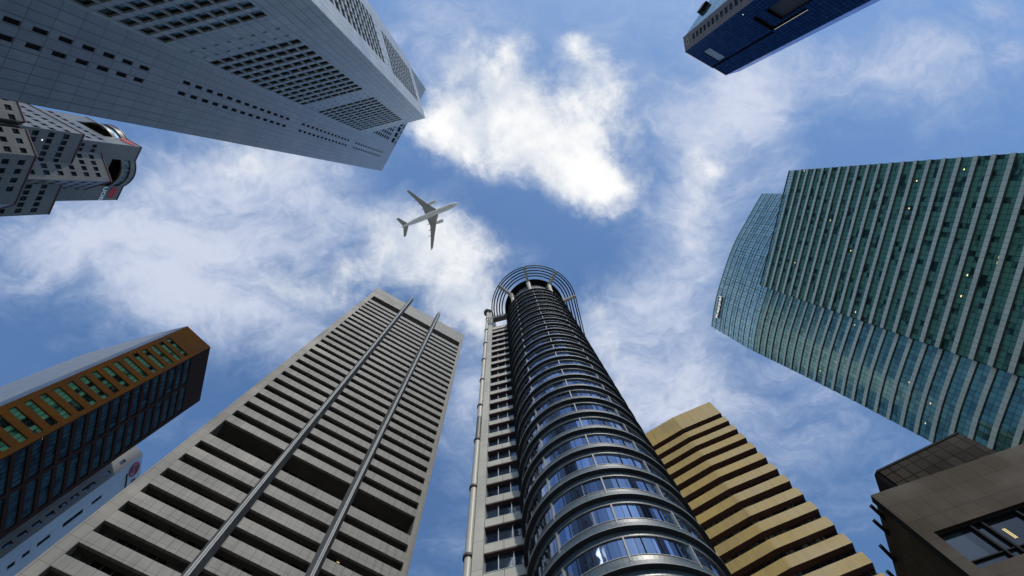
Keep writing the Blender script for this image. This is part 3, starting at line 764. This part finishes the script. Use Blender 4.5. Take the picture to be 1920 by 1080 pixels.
# ================================================================== stepped granite bank tower
def stepped_tower():
    n = Vector((.872, .49)); d = Vector((-.49, .872)); 
    T = thing('office_tower', 'stepped blue grey granite tower with a red logo, by the left edge', 'tower', (-165, -10))
    g = math.radians(74.1); dv = Vector((math.cos(g), math.sin(g))); dw = Vector((-dv.y, dv.x))
    def W(fr, cols, rows, w, h, u0, pu, z0, pz):
        return [(u0 + pu * i, u0 + pu * i + w, z0 - pz * k, z0 - pz * k + h) for i in range(cols) for k in range(rows)]
    def face(A, B, H, wins, mt, zlo=-ZC, out=None):
        fr = Fr(A, B, out); mb = MB(); wall(mb, fr, 0, fr.L, zlo, H, wins, .5); mb.build('wall', mt, T); windows(T, fr, wins, M['uob_win'], M['win_frame'], .45, .0, 100)
        mb = MB(); mb.box(fr, 0.01, fr.L, H + .005, H + .5, .25, -.4); mb.build('coping', M['cop'], T); return fr
    # lower bodies first
    X, X2 = Vector((-142.06, -11.36)), Vector((-150.18, 3.44)); X1 = X - dv * 8.3
    face(X1, X, 204., W(0, 3, 30, 1.6, 2.7, .25, 2.95, 198.2, 6.4), M['granite'], out=(1, -.3))
    face(X, X2, 204., W(0, 4, 30, 1.7, 2.8, 1.75, 3.0, 198., 6.4), M['granite'])
    X3 = X2 + dw * 9; face(X2, X3, 204., [], M['granite'], out=(.3, 1))
    mb = MB(); mb.prism([X1 + dw * .5, X - n * .6, X2 - n * .6, X3 - n, X3 - n * 20, X1 - n * 20], 0, 203.9, bottom=False, skipedge=(0, 1, 2, 5)); mb.build('roof', M['granite'], T)
    Y, Yu = Vector((-144.33, -21.58)), Vector((-145.83, -26.79)); Yd = Y - dv * 12
    face(Yd, Y, 204., W(0, 4, 30, 1.7, 2.7, 12 - 1.75, -2.9, 198., 6.4), M['granite_warm'], out=(1, -.3)); Y3 = Y + dw * 6
    face(Y, Y3, 204., [], M['granite_warm'], out=(.3, 1))
    mb = MB(); mb.prism([Yd - Vector((.6, 0)), Y - Vector((.6, 0)), Y3, Y3 - n * 8, Yd - n * 12], 0, 203.9, bottom=False, skipedge=(0, 1)); mb.build('roof', M['granite'], T)
    W1, W2 = Vector((-146.15, -20.51)), Vector((-161.53, 7.58))
    fW = face(W1, W2, 235., W(0, 5, 28, 1.7, 3.0, .9, 2.3, 225.3, 7.4) + W(0, 5, 28, 1.7, 3.0, 20.0, 2.3, 225.3, 7.4) + W(0, 3, 28, 1.7, 3.0, 12.5, 2.5, 225.3, 7.4), M['granite'])
    face(W1 - n * 30, W1, 235., W(0, 11, 28, 1.6, 3.0, 28.1, -2.7, 226., 7.4), M['granite_warm'], out=(.49, -.872))
    mb = MB(); mb.prism([W1 - n * .6 + d * .5, W2 - n * .6, W2 - n * 30, W1 - n * 30 + d * .5], 0, 234.9, bottom=False, skipedge=(0, 3)); mb.build('roof', M['granite'], T)
    V = Vector((-149.91, -4.50)); Va = V - dv * 11; Vb = V + dw * 12
    face(Va, V, 255., [(11 - x - 1.6, 11 - x, z, z + 2.9) for x in (1.6, 3.9, 6.2, 8.5) for z in [247. - 7.0 * k for k in range(30)]], M['granite_warm'], out=(1, -.3))
    face(V, Vb, 255., W(0, 4, 30, 1.5, 2.9, 1.5, 2.4, 247., 7.0), M['granite'], out=(.3, 1))
    mb = MB(); mb.prism([Va, V - Vector((.7, 0)), Vb], 0, 254.9, bottom=False, skipedge=(0, 1)); mb.build('roof', M['granite'], T)
    # top box
    A, B = Vector((-150.63, -19.20)), Vector((-163.07, 2.93)); f = Fr(A, B)
    wins = [(1.3 + 1.9 * i, 2.6 + 1.9 * i, z, z + 2.6) for i in range(2) for z in (248.3, 241.)] + [(16.5 + 2.6 * i, 18. + 2.6 * i, 249.6, 252.2) for i in range(2)]
    mouth = (6.6, 18.8, 258., 277.)
    mb = MB(); wall(mb, f, 0, f.L, 150, 264., wins, .5)
    for a, b in ((0, 6.6), (18.8, f.L)):
        mb.box(f, a, b, 264., 280., 0, -6., 0, 'd')
    mb.quad([f.P(6.6, 264.), f.P(6.6, 264., -6), f.P(18.8, 264., -6), f.P(18.8, 264.)])
    mb.build('wall', M['granite'], T); windows(T, f, wins, M['uob_win'], M['win_frame'], .45, 0, 100)
    mb = MB(); mb.box(f, 6.6, 18.8, 264., 279.5, -3.9, -4.1, 0)
    for i in range(9):
        for k in range(4): mb.box(f, 7.2 + 1.25 * i, 7.85 + 1.25 * i, 264.6 + 1.9 * k, 265.6 + 1.9 * k, -3.89, -3.8, 1)
    mb.build('loggia', [M['blk'], plain('pale_glazing_bar', (.32, .36, .4), .5)], T)
    def bow(mb, z0, z1, o0, o1, mi=0, n_=20, s0=6.6, s1=18.8, bul=2.2, off=0.):
        P_ = lambda t, z, o: f.P(s0 + (s1 - s0) * t, z, bul * (1 - (2 * t - 1) ** 2) + o + off)
        for i in range(n_):
            a, b = i / n_, (i + 1) / n_
            mb.quad([P_(a, z0, o1), P_(b, z0, o1), P_(b, z1, o1), P_(a, z1, o1)], [(a * 14, z0), (b * 14, z0), (b * 14, z1), (a * 14, z1)], mi)
            mb.quad([P_(a, z0, o0), P_(b, z0, o0), P_(b, z0, o1), P_(a, z0, o1)], None, mi); mb.quad([P_(a, z1, o0), P_(b, z1, o0), P_(b, z1, o1), P_(a, z1, o1)], None, mi)
            mb.quad([P_(a, z0, o0), P_(b, z0, o0), P_(b, z1, o0), P_(a, z1, o0)], None, mi)
    for fr_ in (0, 1):
        mb = MB(); bow(mb, 276.4, 280., -.6, 0); bow(mb, 270., 272.2, -.6, 0); bow(mb, 272.2, 276.4, -1.2, -.5, 1); bow(mb, 280., 280.45, -.7, .25, 2)
        mb.build('crown_arc', [M['granite'] if not fr_ else M['granite_warm'], M['dark_glass'], M['cop']], T)
        if fr_ == 0: f_front = f; f = Fr(A, A - n * 25.4, (.49, -.872))
    fN = f; f = f_front
    mb = MB(); wall(mb, fN, 0, fN.L, 150, 264., [(2.2 + 2.9 * i, 4. + 2.9 * i, z, z + 2.8) for i in range(8) for z in (255., 247.5, 240.)], .5)
    for a, b in ((0, 6.6), (18.8, fN.L)): mb.box(fN, a, b, 264., 280., 0, -6, 0, 'd')
    mb.build('wall', M['granite_warm'], T)
    windows(T, fN, [(2.2 + 2.9 * i, 4. + 2.9 * i, z, z + 2.8) for i in range(8) for z in (255., 247.5, 240.)], M['uob_win'], M['win_frame'], .45, 0, 100)
    mb = MB(); mb.box(fN, 6.6, 18.8, 264., 279.5, -3.9, -4.1); mb.build('loggia', M['blk'], T)
    mb = MB(); mb.box(f, .5, f.L - .5, 150, 263.9, -1., -25); mb.box(f, .5, f.L - .5, 279., 279.6, -1, -25); mb.build('core', M['granite'], T)
    for fr, a, b in ((f, -.05, 6.6), (f, 18.8, f.L + .05), (fN, -.05, 6.6), (fN, 18.8, fN.L)):
        mb = MB(); mb.box(fr, a, b, 280.01, 280.5, .2, -.6); mb.build('coping', M['cop'], T)
    def tally(fr, uc, zc, s):
        mb = MB()
        for i in range(5): x = uc + (i - 2) * .95 * s * fr.sgn; mb.box(fr, x - .22 * s, x + .22 * s, zc - 2.6 * s + (.8 * s if i in (0, 4) else 0), zc + 2.6 * s - (.8 * s if i in (0, 4) else 0), .25, .0)
        for dz in (-.8, .8): mb.box(fr, uc - 2.5 * s, uc + 2.5 * s, zc + dz * s - .2 * s, zc + dz * s + .2 * s, .22, .0)
        mb.build('logo', M['sign_red'], T)
    tally(f, 21.9, 274.6, 1.0); tally(fN, 3.6, 275.5, 1.1)
    lettering(T, 'UOB', f, 22.1, 268.2, 3.6, M['sign_white'], .12, .1, bold=.05, sx=.82)
    for u, z in ((3.6, 216.), (19.5, 210.2), (22.7, 196)):
        mb = MB(); mb.box(fW, u, u + .5, z, z + .4, .1, .0); mb.build('light_fitting', M['cool'], T)
    flush_rest(T)
stepped_tower()

# ================================================================== navy glass tower
def navy_tower():
    a, b, c = Vector((68.36, -56.68)), Vector((69.45, -51.61)), Vector((84.84, -43.23)); a2 = Vector((73.49, -63.80)); a3 = Vector((75.67, -67.9)); e = Vector((89.08, -44.29)); H = 245.
    T = thing('office_tower', 'dark navy glass tower with a brown corner strip, cut off by the top edge', 'tower', (80, -54))
    fB, fA = Fr(b, c), Fr(b, a)
    slots = [(4.5, 10.3, 188.4, 191.6), (10.3, 11.15, 170.2, 191.6), (11.3, 12., 191.8, 244.), (4.5, 9.6, 160., 183.)]
    lou = (4.45, 10.9, 229.0, 236.2)
    mb = MB(); wall(mb, fB, 0, fB.L, -ZC, H - .6, slots + [lou], .9, 0, 1); mb.build('curtain_wall', [M['navy'], M['blk']], T)
    mb = MB()
    for s_ in slots: mb.quad([fB.P(s_[0], s_[2], -.88), fB.P(s_[1], s_[2], -.88), fB.P(s_[1], s_[3], -.88), fB.P(s_[0], s_[3], -.88)], None, 0 if s_[3] != 183 else 1)
    mb.build('recess', [M['blk'], plain('dark_red_brown_recess', (.03, .018, .02), .7)], T)
    mb = MB(); mb.quad([fB.P(lou[0], lou[2], -.3), fB.P(lou[1], lou[2], -.3), fB.P(lou[1], lou[3], -.3), fB.P(lou[0], lou[3], -.3)], [(0, 0), (6.45, 0), (6.45, 7.2), (0, 7.2)]); mb.build('louvre', M['louvre'], T)
    mb = MB(); mb.box(fB, 11.16, 11.24, 170.2, 190., .05, -.1); mb.build('light_strip', glow('dim_light_strip', (1, .95, .8), .45), T)
    mb = MB(); mb.box(fB, -.1, 12., H - .6, H, .15, -1.); mb.box(fB, 12., fB.L, H - 1.4, H - .6, .15, -1.); mb.build('parapet', M['brownstone'], T)
    w = [(1.9, 3.7, 232. - 4.04 * k, 234.5 - 4.04 * k) for k in range(50)]
    mb = MB(); wall(mb, fA, 0, fA.L, -ZC, H, w, .3); mb.build('wall', M['brownstone'], T); windows(T, fA, w, M['teal_glass'], M['win_frame'], .28, .05, 100, vb=1)
    # round emblem on the brown strip
    mb = MB()
    for k in range(24):
        x, y = 2 * math.pi * k / 24, 2 * math.pi * (k + 1) / 24; P_ = lambda r, t, o=.12: fA.P(2.6 + r * .8 * math.cos(t), 240.3 + r * math.sin(t), o)
        mb.quad([P_(.9, x), P_(1.6, x), P_(1.6, y), P_(.9, y)]); mb.quad([P_(1.6, x, 0), P_(1.6, y, 0), P_(1.6, y), P_(1.6, x)])
    mb.build('emblem', plain('bronze_emblem', (.30, .22, .15), .4, .5), T)
    fG = Fr(a, a3, (-1, -.2)); mb = MB(); mb.quad([fG.P(0, -ZC), fG.P(fG.L, -ZC), fG.P(fG.L, 241.), fG.P(0, 241.)], [(0, 0), (fG.L, 0), (fG.L, 242), (0, 242)]); mb.build('side_glass', glass('grey_green_side_glass', (.04, .06, .07), (.12, .16, .17), .25, (.7, .85, .9), 50., 1.35, 0, .4, (.03, .04, .05)), T)
    mb = MB(); mb.box(fG, 8.2, 11.5, 236., 240.5, 1.3, .0); mb.build('bracket', M['blk'], T)
    fS = Fr(c, e, (0, 1)); mb = MB(); mb.quad([fS.P(0, -ZC), fS.P(fS.L, -ZC), fS.P(fS.L, H - 2), fS.P(0, H - .6)], [(0, 0), (fS.L, 0), (fS.L, H), (0, H)]); mb.build('side_glass', M['violet'], T)
    mb = MB(); mb.prism([b + Vector((1.2, -1)), c + Vector((.6, -1.)), e + Vector((-.5, -.5)), e + Vector((6, -20)), a3 + Vector((.5, 0)), a + Vector((.6, 0))], -ZC, H - .8); mb.build('core', M['blk'], T)
    flush_rest(T)
navy_tower()

# ================================================================== near dark building
def bronze_block():
    Lc, Rc = Vector((28.14, 22.62)), Vector((39.49, 18.61)); f0 = Fr(Lc, Rc); f = Fr(Lc, Lc + f0.d * 32.); H = 45.
    T = thing('office_block', 'dark brown stone building with framed windows, nearest, in the lower right corner', 'building', f.xy(14, -12))
    wz = (35.0, 39.15); wins = [(.85, 30., wz[0], wz[1])] + [(.85, 30., wz[0] - 7.2 * k, wz[1] - 7.2 * k) for k in range(1, 5)]
    mb = MB(); wall(mb, f, 0, f.L, -ZC, H, wins, .55); mb.box(f, 0, f.L, -ZC, H, -.001, -.6, 0, 'fbl'); mb.box(f, 0, .01, -ZC, H, -.001, -.6, 1, 'fbr'); mb.build('wall', [M['bronze'], M['blk']], T)  # black slab end stands in for the shadow gap beside the side wall
    for w in wins:
        z0, z1 = w[2], w[3]; u = w[0]; pat = [(2.35, 'x'), (.75, 'x')]; i = 0
        while u < w[1] - .2:
            step = pat[i % 2][0]; u1 = min(u + step, w[1])
            mb = MB()
            for (a, b) in ((z0, z0 + 1.0), (z0 + 1.0, z1)):
                mb.quad([f.P(u, a, -.45), f.P(u1, a, -.45), f.P(u1, b, -.45), f.P(u, b, -.45)], [(u, a), (u1, a), (u1, b), (u, b)])
                mb.box(f, u, u1, a, a + .10, -.44, -.3, 1)
            mb.box(f, u, u1, z1 - .16, z1 - .01, -.44, -.2, 1); mb.box(f, u - .07, u + .07, z0, z1 - .17, -.44, -.22, 1)
            mb.build('window', [M['bronze_win'], M['blk']], T); u = u1; i += 1
    # side wall all but flush with the blackened end of the front slab
    s = Fr(f.xy(.06, -.62), Vector(f.xy(.06, -.62)) - f.n * 26, -f.d)
    mb = MB(); wall(mb, s, 0, 26, -ZC, H - .4, [(3.2, 24., 20., 33.), (3.2, 24., 4., 18.)], .5); mb.box(f, .62, 31.5, -ZC, H - .5, -1.2, -26.5); mb.build('wall', M['bronze'], T)
    mb = MB(); mb.quad([s.P(3.2, 20., -.48), s.P(24, 20., -.48), s.P(24, 33., -.48), s.P(3.2, 33., -.48)], [(3.2, 20), (24, 20), (24, 33), (3.2, 33)]); mb.quad([s.P(3.2, 4., -.48), s.P(24, 4., -.48), s.P(24, 18., -.48), s.P(3.2, 18., -.48)]); mb.build('window_band', M['bronze_win'], T)
    for (x0, y0), (x1, y1), z in ((lambda a, b, z: ((a[0] * .5 + b[0] * .5, a[1] * .5 + b[1] * .5), b, z))(*q_) for q_ in (((27.16, 22.54), (28.0, 23.3), 44.), ((27.5, 23.75), (28.3, 24.45), 44.), ((28.05, 25.6), (29.05, 26.6), 44.), ((28.95, 27.9), (29.6, 28.5), 44.))):
        v = Vector((x1 - x0, y1 - y0)).normalized(); b0 = Fr((x0, y0), (x1 + v.x * 1.1, y1 + v.y * 1.1)); mb = MB(); mb.box(b0, 0, b0.L, z - .2, z + .05, .13, -.13); mb.build('bracket', M['blk'], T)
    # glazed storey set back above
    A, B = Vector((34.10, 24.82)), Vector((41.14, 21.23)); g = Fr(A, B); A_, Z = Vector((33.94, 25.18)), 54.
    T2 = T
    mb = MB(); mb.quad([g.P(.12, 40), g.P(g.L, 40), g.P(g.L, Z - .25), g.P(.12, Z - .25)], [(.12, 41.), (g.L, 41.), (g.L, Z + .55), (.12, Z + .55)]); mb.build('glazed_wall', M['bronze_pan'], T2)
    mb = MB(); mb.box(g, 0, g.L, Z - .26, Z, .06, -.5)
    mb.quad([(A.x, A.y, 40), (A_.x, A_.y, 40), (A_.x, A_.y, Z + ZC), (A.x, A.y, Z + ZC)]); mb.quad([(A_.x, A_.y, 40), (34.67 + 1.5, 26.82 + 4, 40), (36.17, 30.82, Z + ZC), (A_.x, A_.y, Z + ZC)])
    mb.quad([(B.x, B.y, 40), (44.93, 23.09, 40), (44.93, 23.09, Z + ZC), (B.x, B.y, Z + ZC)]); mb.quad([(A.x, A.y, Z + ZC - .02), (B.x, B.y, Z + ZC - .02), (44.93, 23.09, Z + ZC - .02), (36.17, 30.82, Z + ZC - .02), (A_.x, A_.y, Z + ZC - .02)])
    mb.build('upper_wall', M['blk'], T2)
    for u, z in ((4.5, 37.9), (4.62, 37.9), (7.1, 38.2), (7.25, 38.2)):
        mb = MB(); mb.box(f, u, u + .035, z - 1.1, z, -.40, -.36); mb.build('light_fitting', M['yellow'], T)
bronze_block()

# ================================================================== airliner
def airliner():
    T = thing('airliner', 'white twin engined jet airliner flying overhead with grey wings', 'airplane', (0, 0))
    r = T['r']; r.location = (-36.65, 9.20, 600 + ZC); hd = math.atan2(9.20 - 31.54, -36.65 + 90.28); r.rotation_euler = (R(-7), R(0), hd)
    sc = .92; r.scale = (sc, sc, sc)
    prof = [(0, .05, -.6), (-.7, .75, -.5), (-2, 1.45, -.3), (-4, 2.15, -.1), (-7, 2.75, 0), (-10, 2.85, 0), (-30, 2.85, 0), (-42, 2.8, 0), (-47, 2.5, .25), (-52, 1.95, .7), (-57, 1.25, 1.2), (-61, .65, 1.5), (-63.2, .2, 1.6)]
    mb = MB(); mb.tube([(x, 0, z) for x, rr, z in prof], [rr for _, rr, _ in prof], 28); P = {'r': r, '_o': (0, 0)}
    fus = mb.build('fuselage', M['plane_white'], P, smooth=True)
    mb = MB(); mb.tube([(-21, 0, -1.2), (-23, 0, -1.5), (-27, 0, -1.7), (-33, 0, -1.7), (-37, 0, -1.4), (-40, 0, -.9)], [1.0, 2.1, 2.55, 2.55, 2.2, 1.2], 24); mb.build('belly_fairing', M['plane_white'], sub(fus, P), smooth=True)
    def foil(mb, secs, mi=0):
        # secs: (y, xle, xte, z, thick)
        def sec(y, a, b, z, th): return [(a, y, z), (a - (a - b) * .12, y, z + th * .5), (a - (a - b) * .4, y, z + th * .6), (b, y, z), (a - (a - b) * .4, y, z - th * .4), (a - (a - b) * .1, y, z - th * .4)]
        S_ = [sec(*s_) for s_ in secs]
        for i in range(len(S_) - 1):
            for k in range(6): mb.quad([S_[i][k], S_[i][(k + 1) % 6], S_[i + 1][(k + 1) % 6], S_[i + 1][k]], None, mi)
        mb.quad(S_[0], None, mi); mb.quad(list(reversed(S_[-1])), None, mi)
    for s in (1, -1):
        mb = MB(); foil(mb, [(s * 1.5, -21.6, -35.3, -1.2, 1.8), (s * 3.4, -23.0, -35.0, -1.1, 1.6), (s * 10.4, -28.2, -35.0, -.3, .9), (s * 20, -34.2, -38.6, .6, .5), (s * 28, -39.0, -42.2, 1.4, .35), (s * 31.6, -41.3, -43.6, 1.8, .22)])
        w = mb.build('wing', M['plane_grey'], P)
        mb = MB(); foil(mb, [(s * 31.6, -41.3, -43.6, 1.8, .2), (s * 32.4, -42.3, -44.2, 2.3, .16), (s * 33., -43.6, -44.9, 3.2, .1)]); mb.build('winglet', M['plane_white'], sub(w, P))
        for yy, xx in ((14., -37.6), (19.5, -39.9), (8., -36.4)):
            mb = MB(); mb.tube([(xx + 3.2, s * yy, -.3 + yy * .02), (xx + 1, s * yy, -.75 + yy * .03), (xx - 1.6, s * yy, -.2 + yy * .03)], [.1, .38, .08], 8); mb.build('flap_fairing', M['plane_grey'], sub(w, P))
        mb = MB(); y = s * 10.3; z = -2.2
        mb.tube([(-20.6, y, z), (-20.9, y, z), (-22, y, z), (-24.5, y, z), (-26.6, y, z), (-27.8, y, z)], [1.45, 1.62, 1.8, 1.75, 1.4, 1.2], 24, 0, cap=False); mb.tube([(-27.7, y, z), (-29.4, y, z)], [.85, .35], 16, 1)
        mb.tube([(-20.62, y, z), (-22.6, y, z)], [1.44, 1.35], 24, 2, cap=False); mb.quad([(-22.6, y + 1.36 * math.cos(t * math.pi / 12), z + 1.36 * math.sin(t * math.pi / 12)) for t in range(24)], None, 2)
        mb.quad([(-24, y, -.6), (-27.8, y, -1.2), (-30, y, -.7), (-27, y, -.3)], None, 1); mb.build('engine', [M['plane_white'], M['plane_grey'], M['blk']], P, smooth=True)
        mb = MB(); foil(mb, [(s * .6, -54.6, -60.8, 1.2, .6), (s * 10., -61.9, -64.6, 2.2, .2)]); mb.build('tailplane', M['plane_grey'], P)
    mb = MB()
    def fs(z, a, b, th): return [(a, 0, z), ((a * .6 + b * .4), th, z), (b, 0, z), ((a * .6 + b * .4), -th, z)]
    S_ = [fs(2.2, -50, -60.5, .35), fs(10.5, -59.5, -63.5, .15)]
    for k in range(4): mb.quad([S_[0][k], S_[0][(k + 1) % 4], S_[1][(k + 1) % 4], S_[1][k]])
    mb.quad(S_[1]); mb.build('fin', M['plane_white'], P)
    mb = MB(); mb.box(Fr((-8.1, 0), (-7.0, 0), (0, -1)), 0, .9, -ZC - 2.93, -ZC - 2.80, .35, -.35); mb.build('hatch', M['blk'], P)
airliner()

# ================================================================== sky, clouds and sun
def sky():
    w = bpy.data.worlds.new('World'); S.world = w; w.use_nodes = True; w.node_tree.nodes.clear(); t = NT(w.node_tree)
    out = t.new('ShaderNodeOutputWorld'); bg = t.new('ShaderNodeBackground')
    sk = t.new('ShaderNodeTexSky', sky_type='NISHITA'); sk.sun_disc = False; sk.sun_elevation = SUN_EL; sk.sun_rotation = math.pi / 2 - SUN_AZ
    sk.air_density = 1.0; sk.dust_density = .6; sk.ozone_density = 1.6
    dirv = t.new('ShaderNodeTexCoord').outputs['Generated']
    x, y, z = t.sep(dirv); zc = t.m('MAXIMUM', z, .08)
    q = t.xyz(t.m('DIVIDE', x, zc), t.m('DIVIDE', y, zc))      # where the ray meets a flat cloud deck
    wn = t.noise(q, 2.6, 3, .5, col=True); wn2 = t.noise(q, 14., 4, .6, col=True)
    qw = t.v('ADD', q, t.v('SCALE', t.v('SUBTRACT', wn, (.5, .5, .5)), None, .09))
    qw = t.v('ADD', qw, t.v('SCALE', t.v('SUBTRACT', wn2, (.5, .5, .5)), None, .035))
    def blobs(L):
        tot = None
        for cx, cy, rx, ry, rot, amp in L:
            d = t.v('SUBTRACT', qw, (cx, cy, 0))
            ca, sa = math.cos(R(rot)), math.sin(R(rot))
            a = t.v('DOT_PRODUCT', d, (ca / rx, sa / rx, 0)); b = t.v('DOT_PRODUCT', d, (-sa / ry, ca / ry, 0))
            r2 = t.m('ADD', t.m('MULTIPLY', a, a), t.m('MULTIPLY', b, b))
            g = t.m('MULTIPLY', t.m('EXPONENT', t.m('MULTIPLY', r2, -1.)), amp)
            tot = g if tot is None else t.m('ADD', tot, g)
        return tot
    hard = blobs(HARD); soft = blobs(SOFT); dark = blobs(DARK)
    def fbm(off, sc, det, ro): return t.m('SUBTRACT', t.noise(t.v('ADD', qw, off), sc, det, ro), .5)
    n1 = fbm((0, 0, 0), 9., 12, .62); n2 = fbm((5, 3, 1), 34., 10, .66); n0 = fbm((2, 9, 4), 3.2, 6, .5)
    # heaped cloud: dense white heart, torn edges
    dh = t.m('ADD', hard, t.m('ADD', t.m('MULTIPLY', n1, 2.3), t.m('MULTIPLY', n2, .75)))
    H_ = t.m('MULTIPLY', t.rng(dh, .0, 1.15), t.rng(hard, .03, .3))
    # thin streaky veil
    rot = t.new('ShaderNodeMapping'); t.put(rot.inputs['Vector'], q); rot.inputs['Rotation'].default_value = (0, 0, R(28)); rot.inputs['Scale'].default_value = (5., 13., 1)
    warp = t.noise(q, 5., 4, .55, col=True)
    n3 = t.m('SUBTRACT', t.noise(t.v('ADD', rot.outputs[0], t.v('SCALE', warp, None, 2.6)), 1.0, 12, .66), .5)
    ds = t.m('ADD', soft, t.m('ADD', t.m('MULTIPLY', n3, 2.1), t.m('MULTIPLY', n0, .6))); ds = t.m('SUBTRACT', ds, dark)
    ds = t.m('ADD', ds, t.m('MULTIPLY', n1, .5))
    S_ = t.rng(ds, -.15, 1.45)
    shade = t.m('ADD', n1, t.m('MULTIPLY', fbm((.03, .05, 7), 6., 6, .55), 1.4))
    ccol = t.mix(t.rng(t.m('ADD', shade, t.m('MULTIPLY', dh, .22)), -.10, .55), (.62, .68, .78), (1.02, 1.01, .99))
    base = t.v('SCALE', t.v('MULTIPLY', sk.outputs[0], SKYTINT), None, SKYK)
    vcol = t.mix(t.rng(t.m('ADD', ds, t.m('MULTIPLY', n0, 1.2)), .2, 1.5), VC0, VC1)
    c1 = t.mix(t.m('MULTIPLY', S_, .88), base, vcol)
    c2 = t.mix(H_, c1, t.v('SCALE', ccol, None, CLK))
    t.put(bg.inputs[0], c2); bg.inputs[1].default_value = .15
    t.l.new(bg.outputs[0], out.inputs[0])
    # values above were given for what is seen; undo the background strength here
    t.l.remove(bg.inputs[0].links[0]); t.put(bg.inputs[0], t.v('SCALE', c2, None, 1 / .15))
    w.cycles.sampling_method = 'MANUAL'; w.cycles.sample_map_resolution = 512
    sd = bpy.data.lights.new('sun', 'SUN'); sd.energy = SUNE; sd.angle = R(1.2); sd.color = (1., .93, .82)
    so = bpy.data.objects.new('sun', sd); C.objects.link(so)
    v = Vector((math.cos(SUN_AZ) * math.cos(SUN_EL), math.sin(SUN_AZ) * math.cos(SUN_EL), math.sin(SUN_EL)))
    so.rotation_euler = v.to_track_quat('Z', 'Y').to_euler(); so.location = v * 800
HARD = [(-0.083, -0.09, 0.056, 0.04, 30.0, 0.8), (-0.018, -0.106, 0.077, 0.067, 15.0, 0.9), (0.055, -0.118, 0.077, 0.071, 19.0, 0.8), (0.112, -0.058, 0.061, 0.057, 49.0, 0.9), (0.142, -0.018, 0.062, 0.045, 20.0, 0.72), (-0.049, -0.214, 0.03, 0.065, 7.0, 0.55), (0.168, -0.146, 0.044, 0.063, -20.0, 0.75), (0.143, -0.2, 0.048, 0.027, 19.0, 0.4), (0.022, -0.192, 0.048, 0.047, 29.0, 0.55), (0.212, -0.042, 0.041, 0.049, 58.0, 0.3), (0.126, -0.227, 0.02, 0.014, -0.0, 0.4), (-0.079, 0.152, 0.075, 0.051, 31.0, 1.1), (-0.195, 0.114, 0.092, 0.042, -10.0, 0.6), (-0.044, 0.089, 0.05, 0.038, 40.0, 0.75), (-0.127, 0.064, 0.082, 0.033, 20.0, 0.5), (-0.037, 0.217, 0.043, 0.051, 90.0, 0.7), (-0.304, 0.147, 0.066, 0.038, 0.0, 0.4), (0.145, 0.183, 0.022, 0.052, -20.0, 0.6), (0.298, 0.056, 0.042, 0.075, 0.0, 0.4), (0.186, 0.288, 0.043, 0.072, -20.0, 0.35), (-0.407, -0.05, 0.08, 0.04, -0.0, 0.35), (-0.319, -0.042, 0.065, 0.04, -0.0, 0.35), (0.32, -0.026, 0.034, 0.073, 19.0, 0.3)]
SOFT = [(-0.409, -0.026, 0.196, 0.087, -12.0, 0.7), (-0.584, 0.047, 0.182, 0.08, -15.0, 0.5), (-0.303, -0.05, 0.097, 0.048, -0.0, 0.4), (-0.375, 0.088, 0.2, 0.098, -15.0, 0.75), (-0.226, 0.047, 0.123, 0.066, 0.0, 0.4), (-0.714, 0.055, 0.137, 0.074, 0.0, 0.6), (-0.544, 0.147, 0.181, 0.084, 0.0, 0.6), (-0.466, 0.206, 0.166, 0.06, 0.0, 0.55), (0.325, -0.091, 0.092, 0.182, 19.0, 0.42), (0.307, 0.056, 0.084, 0.134, 0.0, 0.7), (0.261, 0.201, 0.121, 0.121, 10.0, 0.75), (0.424, -0.107, 0.057, 0.129, -10.0, 0.45), (0.557, -0.202, 0.152, 0.072, -15.0, 0.6), (0.318, 0.325, 0.138, 0.073, -20.0, 0.6), (0.231, 0.343, 0.087, 0.072, 0.0, 0.55), (0.717, -0.241, 0.115, 0.078, -0.0, 0.45), (0.483, 0.437, 0.14, 0.099, 30.0, 0.65), (0.054, -0.223, 0.24, 0.069, -0.0, 0.45), (-0.066, 0.468, 0.053, 0.186, 1.0, 0.4), (-0.03, 0.323, 0.069, 0.081, 0.0, 0.7), (0.546, 0.309, 0.148, 0.052, 39.0, 0.35), (0.151, 0.235, 0.077, 0.088, 0.0, 0.6), (0.089, 0.115, 0.101, 0.051, 0.0, 0.2), (0.363, -0.162, 0.074, 0.047, 38.0, 0.45), (-0.089, -0.237, 0.087, 0.091, -0.0, 0.4), (-0.283, 0.233, 0.118, 0.069, 0.0, 0.5), (0.67, -0.131, 0.142, 0.064, -0.0, 0.4), (0.242, -0.13, 0.098, 0.095, -0.0, 0.3), (0.022, 0.048, 0.166, 0.05, 0.0, 0.15), (0.617, 0.22, 0.219, 0.106, 0.0, 0.2)]
DARK = [(0.055, 0.039, 0.108, 0.041, 10.0, 0.4), (0.148, 0.115, 0.059, 0.051, 0.0, 0.4), (-0.675, 0.231, 0.141, 0.06, 0.0, 0.3), (-0.125, -0.026, 0.049, 0.024, -0.0, 0.3), (0.634, -0.075, 0.148, 0.033, -10.0, 0.3), (-0.308, 0.047, 0.048, 0.025, 20.0, 0.3), (0.543, 0.513, 0.082, 0.115, 1.0, 0.1), (0.28, -0.185, 0.057, 0.039, 38.0, 0.25), (0.244, -0.05, 0.029, 0.057, -0.0, 0.15), (-0.635, 0.155, 0.049, 0.042, 0.0, 0.3)]
VC0, VC1 = (.32, .41, .58), (.56, .60, .71)
SKYTINT = (.80, 1.02, 1.18); SKYK = .117; CLK = .84; SUNE = 2.2
sky()
vs = S.view_settings; vs.view_transform = 'Standard'; vs.look = 'None'; vs.exposure = .3; vs.gamma = 1
S.render.engine = 'CYCLES'; S.cycles.max_bounces = 8; S.cycles.transparent_max_bounces = 12
